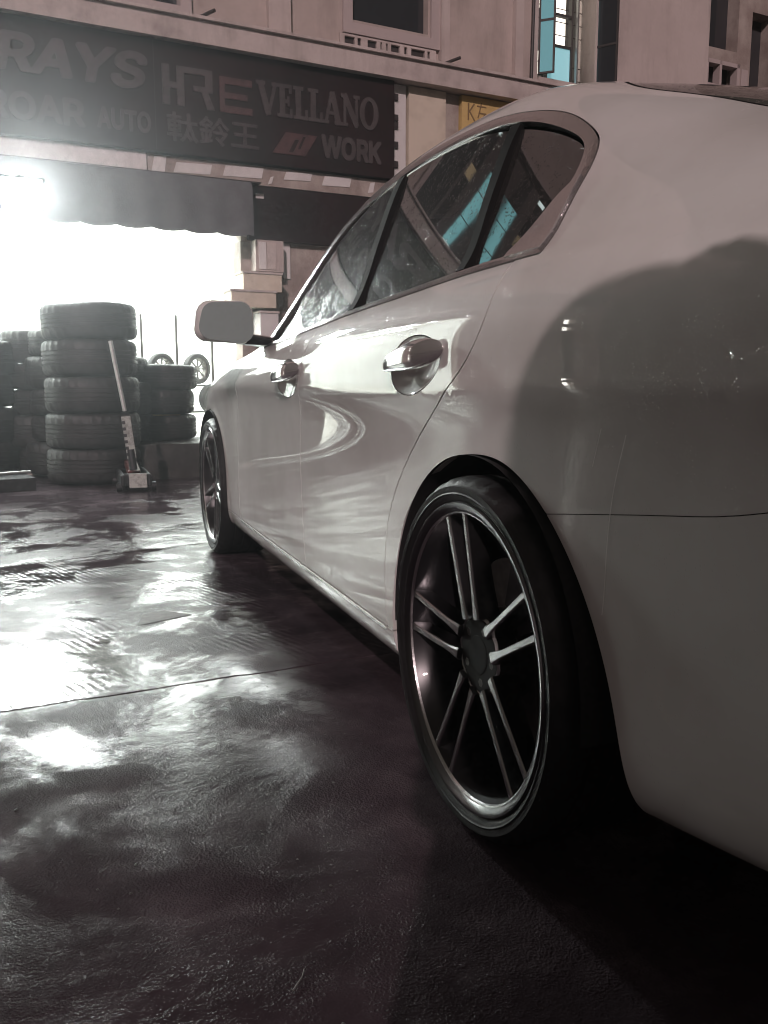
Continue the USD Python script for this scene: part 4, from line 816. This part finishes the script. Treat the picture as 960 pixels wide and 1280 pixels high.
# ---------------------------------------------------------------- shop stock seen past the mirror: wheels on a stand, boxes
def alloy(R_=.22):
    out = [lathe([(R_ - .03, -.08), (R_ - .02, .0), (R_, .012), (R_ + .006, 0), (R_, -.012), (R_ - .012, -.08)], 48), lathe([(0, .0), (.04, .004), (.055, -.01), (.055, -.03), (0, -.03)], 24)]
    for k in range(8): out.append(xf(bx(.04, R_ - .015, -.014, .014, -.028, -.004), trimesh.transformations.rotation_matrix(k * math.pi / 4, [0, 0, 1])))
    return cat_(out)
path = '/World/Looks/kinds/display_wheel'; c = stage.CreateClassPrim(path); c.SetTypeName('Xform')
usdkit.mesh(stage, path + '/rim', alloy(), LK['brake_steel'], smooth=30); usdkit.mesh(stage, path + '/rubber', lathe([(.228, -.09), (.25, -.095), (.30, -.09), (.315, -.06), (.315, .0), (.30, .02), (.25, .025), (.228, .015)], 48), LK['old_rubber'], smooth=40)
spots = [(1.36, .95, 'upper left'), (1.75, 1.0, 'upper middle'), (2.15, 1.0, 'upper right'), (1.52, .63, 'lower left'), (1.95, .66, 'lower middle'), (2.32, .66, 'lower right')]
for a, z, w in spots:
    x = UsdGeom.Xform.Define(stage, unique('/World/alloy_rim')); p = fp(a, -1.55, z)
    x.AddTranslateOp().Set(Gf.Vec3d(*p)); x.AddRotateXYZOp().Set(Gf.Vec3f(90, 0, 30.0)); x.AddScaleOp().Set(Gf.Vec3f(.55, .55, .7))
    x.GetPrim().GetReferences().AddInternalReference(path); x.GetPrim().SetInstanceable(True); tag(x.GetPrim(), f'alloy rim with tyre on the stand past the door mirror, {w}', 'wheel', 'alloy rims on the display stand')
stn = thing('display_stand', 'thin upright stand holding wheels inside the shop past the mirror', 'stand')
for a in (1.20, 1.56, 1.95, 2.36): add('stand_post', fb(a - .012, a + .012, -1.72, -1.69, .312, 1.6), 'iron', stn)
for z in (.50, .80): add('stand_rail', fb(1.2, 2.37, -1.69, -1.67, z, z + .02), 'iron', stn)
bxs = thing('parts_carton', 'brown carton with a yellowish front on the shop step behind the car wheel', 'carton')
add('carton_body', fb(1.30, 1.62, -.55, -.2, .313, .60), 'carton', bxs, smooth=False); add('carton_label', fb(1.34, 1.50, -.198, -.196, .38, .56), 'yellow_board', bxs); add('carton_tape', fb(1.44, 1.48, -.55, -.2, .6005, .602), 'cream_board', bxs)
# boxes and meters on the wall beside the opening
mb = thing('wall_cabinet', 'pale grey metal cabinet on the wall right of the shop opening', 'cabinet')
add('cabinet_body', fb(2.30, 2.58, -.02, .14, 1.90, 2.19), 'plaster_pale', mb, smooth=False); add('cabinet_door', fb(2.41, 2.50, .141, .15, 1.92, 2.17), 'plaster_ledge', mb); add('cabinet_door', fb(2.33, 2.40, .141, .15, 1.92, 2.17), 'banner_white', mb)
add('notice_strip', fb(2.63, 2.70, -.018, .0, 1.86, 2.20), 'banner_white', label='narrow white notice on the wall right of the pale cabinet', cat='notice')
for a0, a1, z0, z1, l in ((2.14, 2.52, 1.70, 1.86, 'upper pale beige box fixed to the wall below the cabinet'), (2.02, 2.46, 1.55, 1.69, 'lower wide beige box fixed to the wall above the door mirror'), (2.30, 2.48, 1.22, 1.50, 'small white box on the wall right behind the door mirror')):
    b_ = thing('wall_box', l, 'box'); add('box_body', fb(a0, a1, -.02, .24, z0, z1), 'banner_white' if 'small' in l else 'cream_board', b_, smooth=False); add('box_lid', fb(a0 - .01, a1 + .01, -.02, .25, z1 + .0005, z1 + .02), 'plaster_ledge', b_)

# ---------------------------------------------------------------- the person taking the picture: stands just behind the camera and throws a shadow on the car
import manifold3d as m3
def limb(joints, segs, step=.018, it=8):
    S = lambda k: m3.Manifold.sphere(joints[k][1], 20).translate([float(x) for x in joints[k][0]])
    m = m3.Manifold.batch_boolean([m3.Manifold.batch_hull([S(a) for a in g]) for g in segs], m3.OpType.Add).refine_to_length(step)
    t = trimesh.Trimesh(*_mf(m)); trimesh.smoothing.filter_taubin(t, iterations=it); return t
def person():
    px, py = .0, -.44
    J = {'pelvis': ((px, py, .93), .125), 'hipL': ((px - .10, py, .90), .105), 'hipR': ((px + .10, py, .90), .105), 'waist': ((px, py, 1.08), .115), 'chestL': ((px - .09, py, 1.28), .11), 'chestR': ((px + .10, py, 1.29), .12),
         'shL': ((px - .175, py + .0, 1.40), .058), 'shR': ((px + .175, py, 1.40), .058), 'neckb': ((px, py, 1.44), .062), 'neck': ((px, py + .015, 1.52), .055),
         'elL': ((px - .235, py - .03, 1.12), .043), 'elR': ((px + .25, py + .0, 1.30), .055), 'wrL': ((px - .07, py + .17, 1.00), .029), 'wrR': ((px + .165, py + .05, 1.50), .034),
         'knL': ((px - .11, py + .02, .50), .062), 'knR': ((px + .11, py + .02, .50), .062), 'anL': ((px - .12, py - .01, .09), .042), 'anR': ((px + .12, py - .01, .09), .042)}
    body = [('pelvis', 'hipL', 'hipR', 'waist'), ('waist', 'chestL', 'chestR'), ('chestL', 'chestR', 'shL', 'shR', 'neckb'), ('neckb', 'neck')]
    for s in 'LR': body += [('sh' + s, 'el' + s), ('el' + s, 'wr' + s), ('hip' + s, 'kn' + s), ('kn' + s, 'an' + s)]
    J = {k: ((v[0][0], v[0][1], v[0][2] * 1.022), v[1]) for k, v in J.items()}
    p = thing('person', 'person in a long dark raincoat standing just behind the camera', 'person')
    lift = .037
    hd = [((px, py + .01, 1.655), .092), ((px, py + .035, 1.62), .075), ((px, py + .055, 1.565), .045), ((px, py - .02, 1.66), .09), ((px, py + .015, 1.50), .052)]
    K = {**J}; 
    for k, v in enumerate(hd): K[f'h{k}'] = ((v[0][0], v[0][1], v[0][2] + lift), v[1])
    body += [('h0', 'h1', 'h2', 'h3'), ('h1', 'h4', 'neck')]
    K['nose'] = ((px, py + .118, 1.60 + lift), .012); K['brow'] = ((px, py + .10, 1.635 + lift), .014); body.append(('nose', 'brow'))
    for s, sg_ in (('L', -1), ('R', 1)):
        K['ear' + s] = ((px + sg_ * .088, py + .005, 1.62 + lift), .016); K['ear2' + s] = ((px + sg_ * .088, py + .0, 1.645 + lift), .018); body.append(('ear' + s, 'ear2' + s))
        w = np.array(K['wr' + s][0]); up_ = (s == 'R'); D = (lambda v: np.array([v[0], -v[2], v[1]])) if up_ else (lambda v: np.array(v, float)); palm = w + D([0, .075, -.01]); K['pl' + s] = (tuple(palm), .018); K['pa' + s] = (tuple(palm + D([-.028 * sg_, 0, 0])), .014); K['pb' + s] = (tuple(palm + D([.028 * sg_, -.01, 0])), .014)
        body += [('wr' + s, 'pl' + s), ('wr' + s, 'pa' + s, 'pb' + s)]
        for q, (dx, ln) in enumerate(((-.030, .062), (-.010, .074), (.010, .070), (.030, .054))):
            a = palm + D([dx * sg_, .006, 0]); m_ = a + D([0, ln * .55, -.012]); e = m_ + D([-.004 * sg_, ln * .30, -.026])
            for n_, v_, r_ in (('a', a, .0095), ('m', m_, .0088), ('e', e, .008)): K[f'f{q}{n_}{s}'] = (tuple(v_), r_)
            body += [(f'f{q}a{s}', f'f{q}m{s}'), (f'f{q}m{s}', f'f{q}e{s}')]
        t0 = w + D([-.024 * sg_, .03, .0]); t1 = t0 + D([-.030 * sg_, .030, .004]); t2 = t1 + D([-.008 * sg_, .028, -.004])
        for n_, v_, r_ in (('0', t0, .012), ('1', t1, .0105), ('2', t2, .0095)): K[f't{n_}{s}'] = (tuple(v_), r_)
        body += [(f't0{s}', f't1{s}'), (f't1{s}', f't2{s}')]
    add('body', limb(K, body, .012, 4), 'skin', p, smooth=True)
    grow = lambda d, ks: {k: (J[k][0], J[k][1] + d) for k in ks}
    tk = ['waist', 'chestL', 'chestR', 'shL', 'shR', 'neckb', 'elL', 'elR', 'wrL', 'wrR', 'pelvis']; T = grow(.016, tk)
    for s in 'LR': a, b_ = np.array(J['el' + s][0]), np.array(J['wr' + s][0]); T['wr' + s] = (tuple(a + (b_ - a) * .92), .042)
    add('jacket', limb(T, [('pelvis', 'waist'), ('waist', 'chestL', 'chestR'), ('chestL', 'chestR', 'shL', 'shR', 'neckb'), ('shL', 'elL'), ('elL', 'wrL'), ('shR', 'elR'), ('elR', 'wrR')]), 'jacket_cloth', p, smooth=True)
    add('coat_skirt', limb({'a': ((px - .07, py, 1.06), .14), 'a2': ((px + .16, py, 1.10), .15), 'b': ((px - .16, py, .62), .15), 'c': ((px + .20, py, .62), .15), 'd': ((px - .20, py, .40), .12), 'e': ((px + .26, py, .40), .12)}, [('a', 'a2', 'b', 'c'), ('b', 'c', 'd', 'e')]), 'jacket_cloth', p, smooth=True)
    T = grow(.014, ['pelvis', 'hipL', 'hipR', 'knL', 'knR']); T.update({k: (J[k][0], J[k][1] + .022) for k in ('anL', 'anR')})
    add('trousers', limb(T, [('pelvis', 'hipL', 'hipR'), ('hipL', 'knL'), ('knL', 'anL'), ('hipR', 'knR'), ('knR', 'anR')]), 'trouser_cloth', p, smooth=True)
    add('hood', limb({'a': ((px - .08, py - .03, 1.52), .085), 'b': ((px + .09, py - .03, 1.54), .09), 'c': ((px, py - .09, 1.52), .08)}, [('a', 'b', 'c')]), 'jacket_cloth', p, smooth=True)
    hr = {'a': ((px, py - .015, 1.672 + lift), .098), 'b': ((px, py + .035, 1.69 + lift), .075), 'c': ((px, py - .045, 1.615 + lift), .075)}
    add('hair', limb(hr, [('a', 'b', 'c')]), 'hair_dark', p, smooth=True)
    for s in (-1, 1):
        fx_ = px + s * .12
        add('shoe', limb({'h': ((fx_, py - .045, .045), .042), 'm': ((fx_, py + .06, .040), .042), 't': ((fx_ + s * .01, py + .15, .032), .034), 'a': ((fx_, py - .01, .10), .048)}, [('h', 'm', 'a'), ('m', 't'), ('h', 'm', 't')]), 'shoe_black', p, smooth=True)
        add('eye', at(trimesh.creation.icosphere(2, .0115), px + s * .031, py + .094, 1.612 + lift), 'lamp_clear', p, smooth=True)
    add('mouth', at(rbox(.042, .012, .010, .004), px, py + .098, 1.563 + lift), 'lip', p, smooth=True)
mat('skin', (.45, .28, .20), .5); mat('jacket_cloth', (.03, .03, .035), .8); mat('trouser_cloth', (.03, .035, .05), .85); mat('hair_dark', (.012, .010, .009), .6); mat('shoe_black', (.012, .012, .012), .4); mat('lip', (.30, .13, .11), .5)
person()

# ---------------------------------------------------------------- wet night air
LK['mist'] = usdkit.material(stage, '/World/Looks/mist', {'v': ('principled_volume', {'color': (.95, .97, 1.0), 'density': HAZE, 'anisotropy': .84})}, volume='v.volume')
add('haze', at(trimesh.creation.box([54, 54, 12.5]), 0, 5, 5.0), 'mist', smooth=False, label='thin bright mist in the wet night air', cat='mist', kind='stuff')
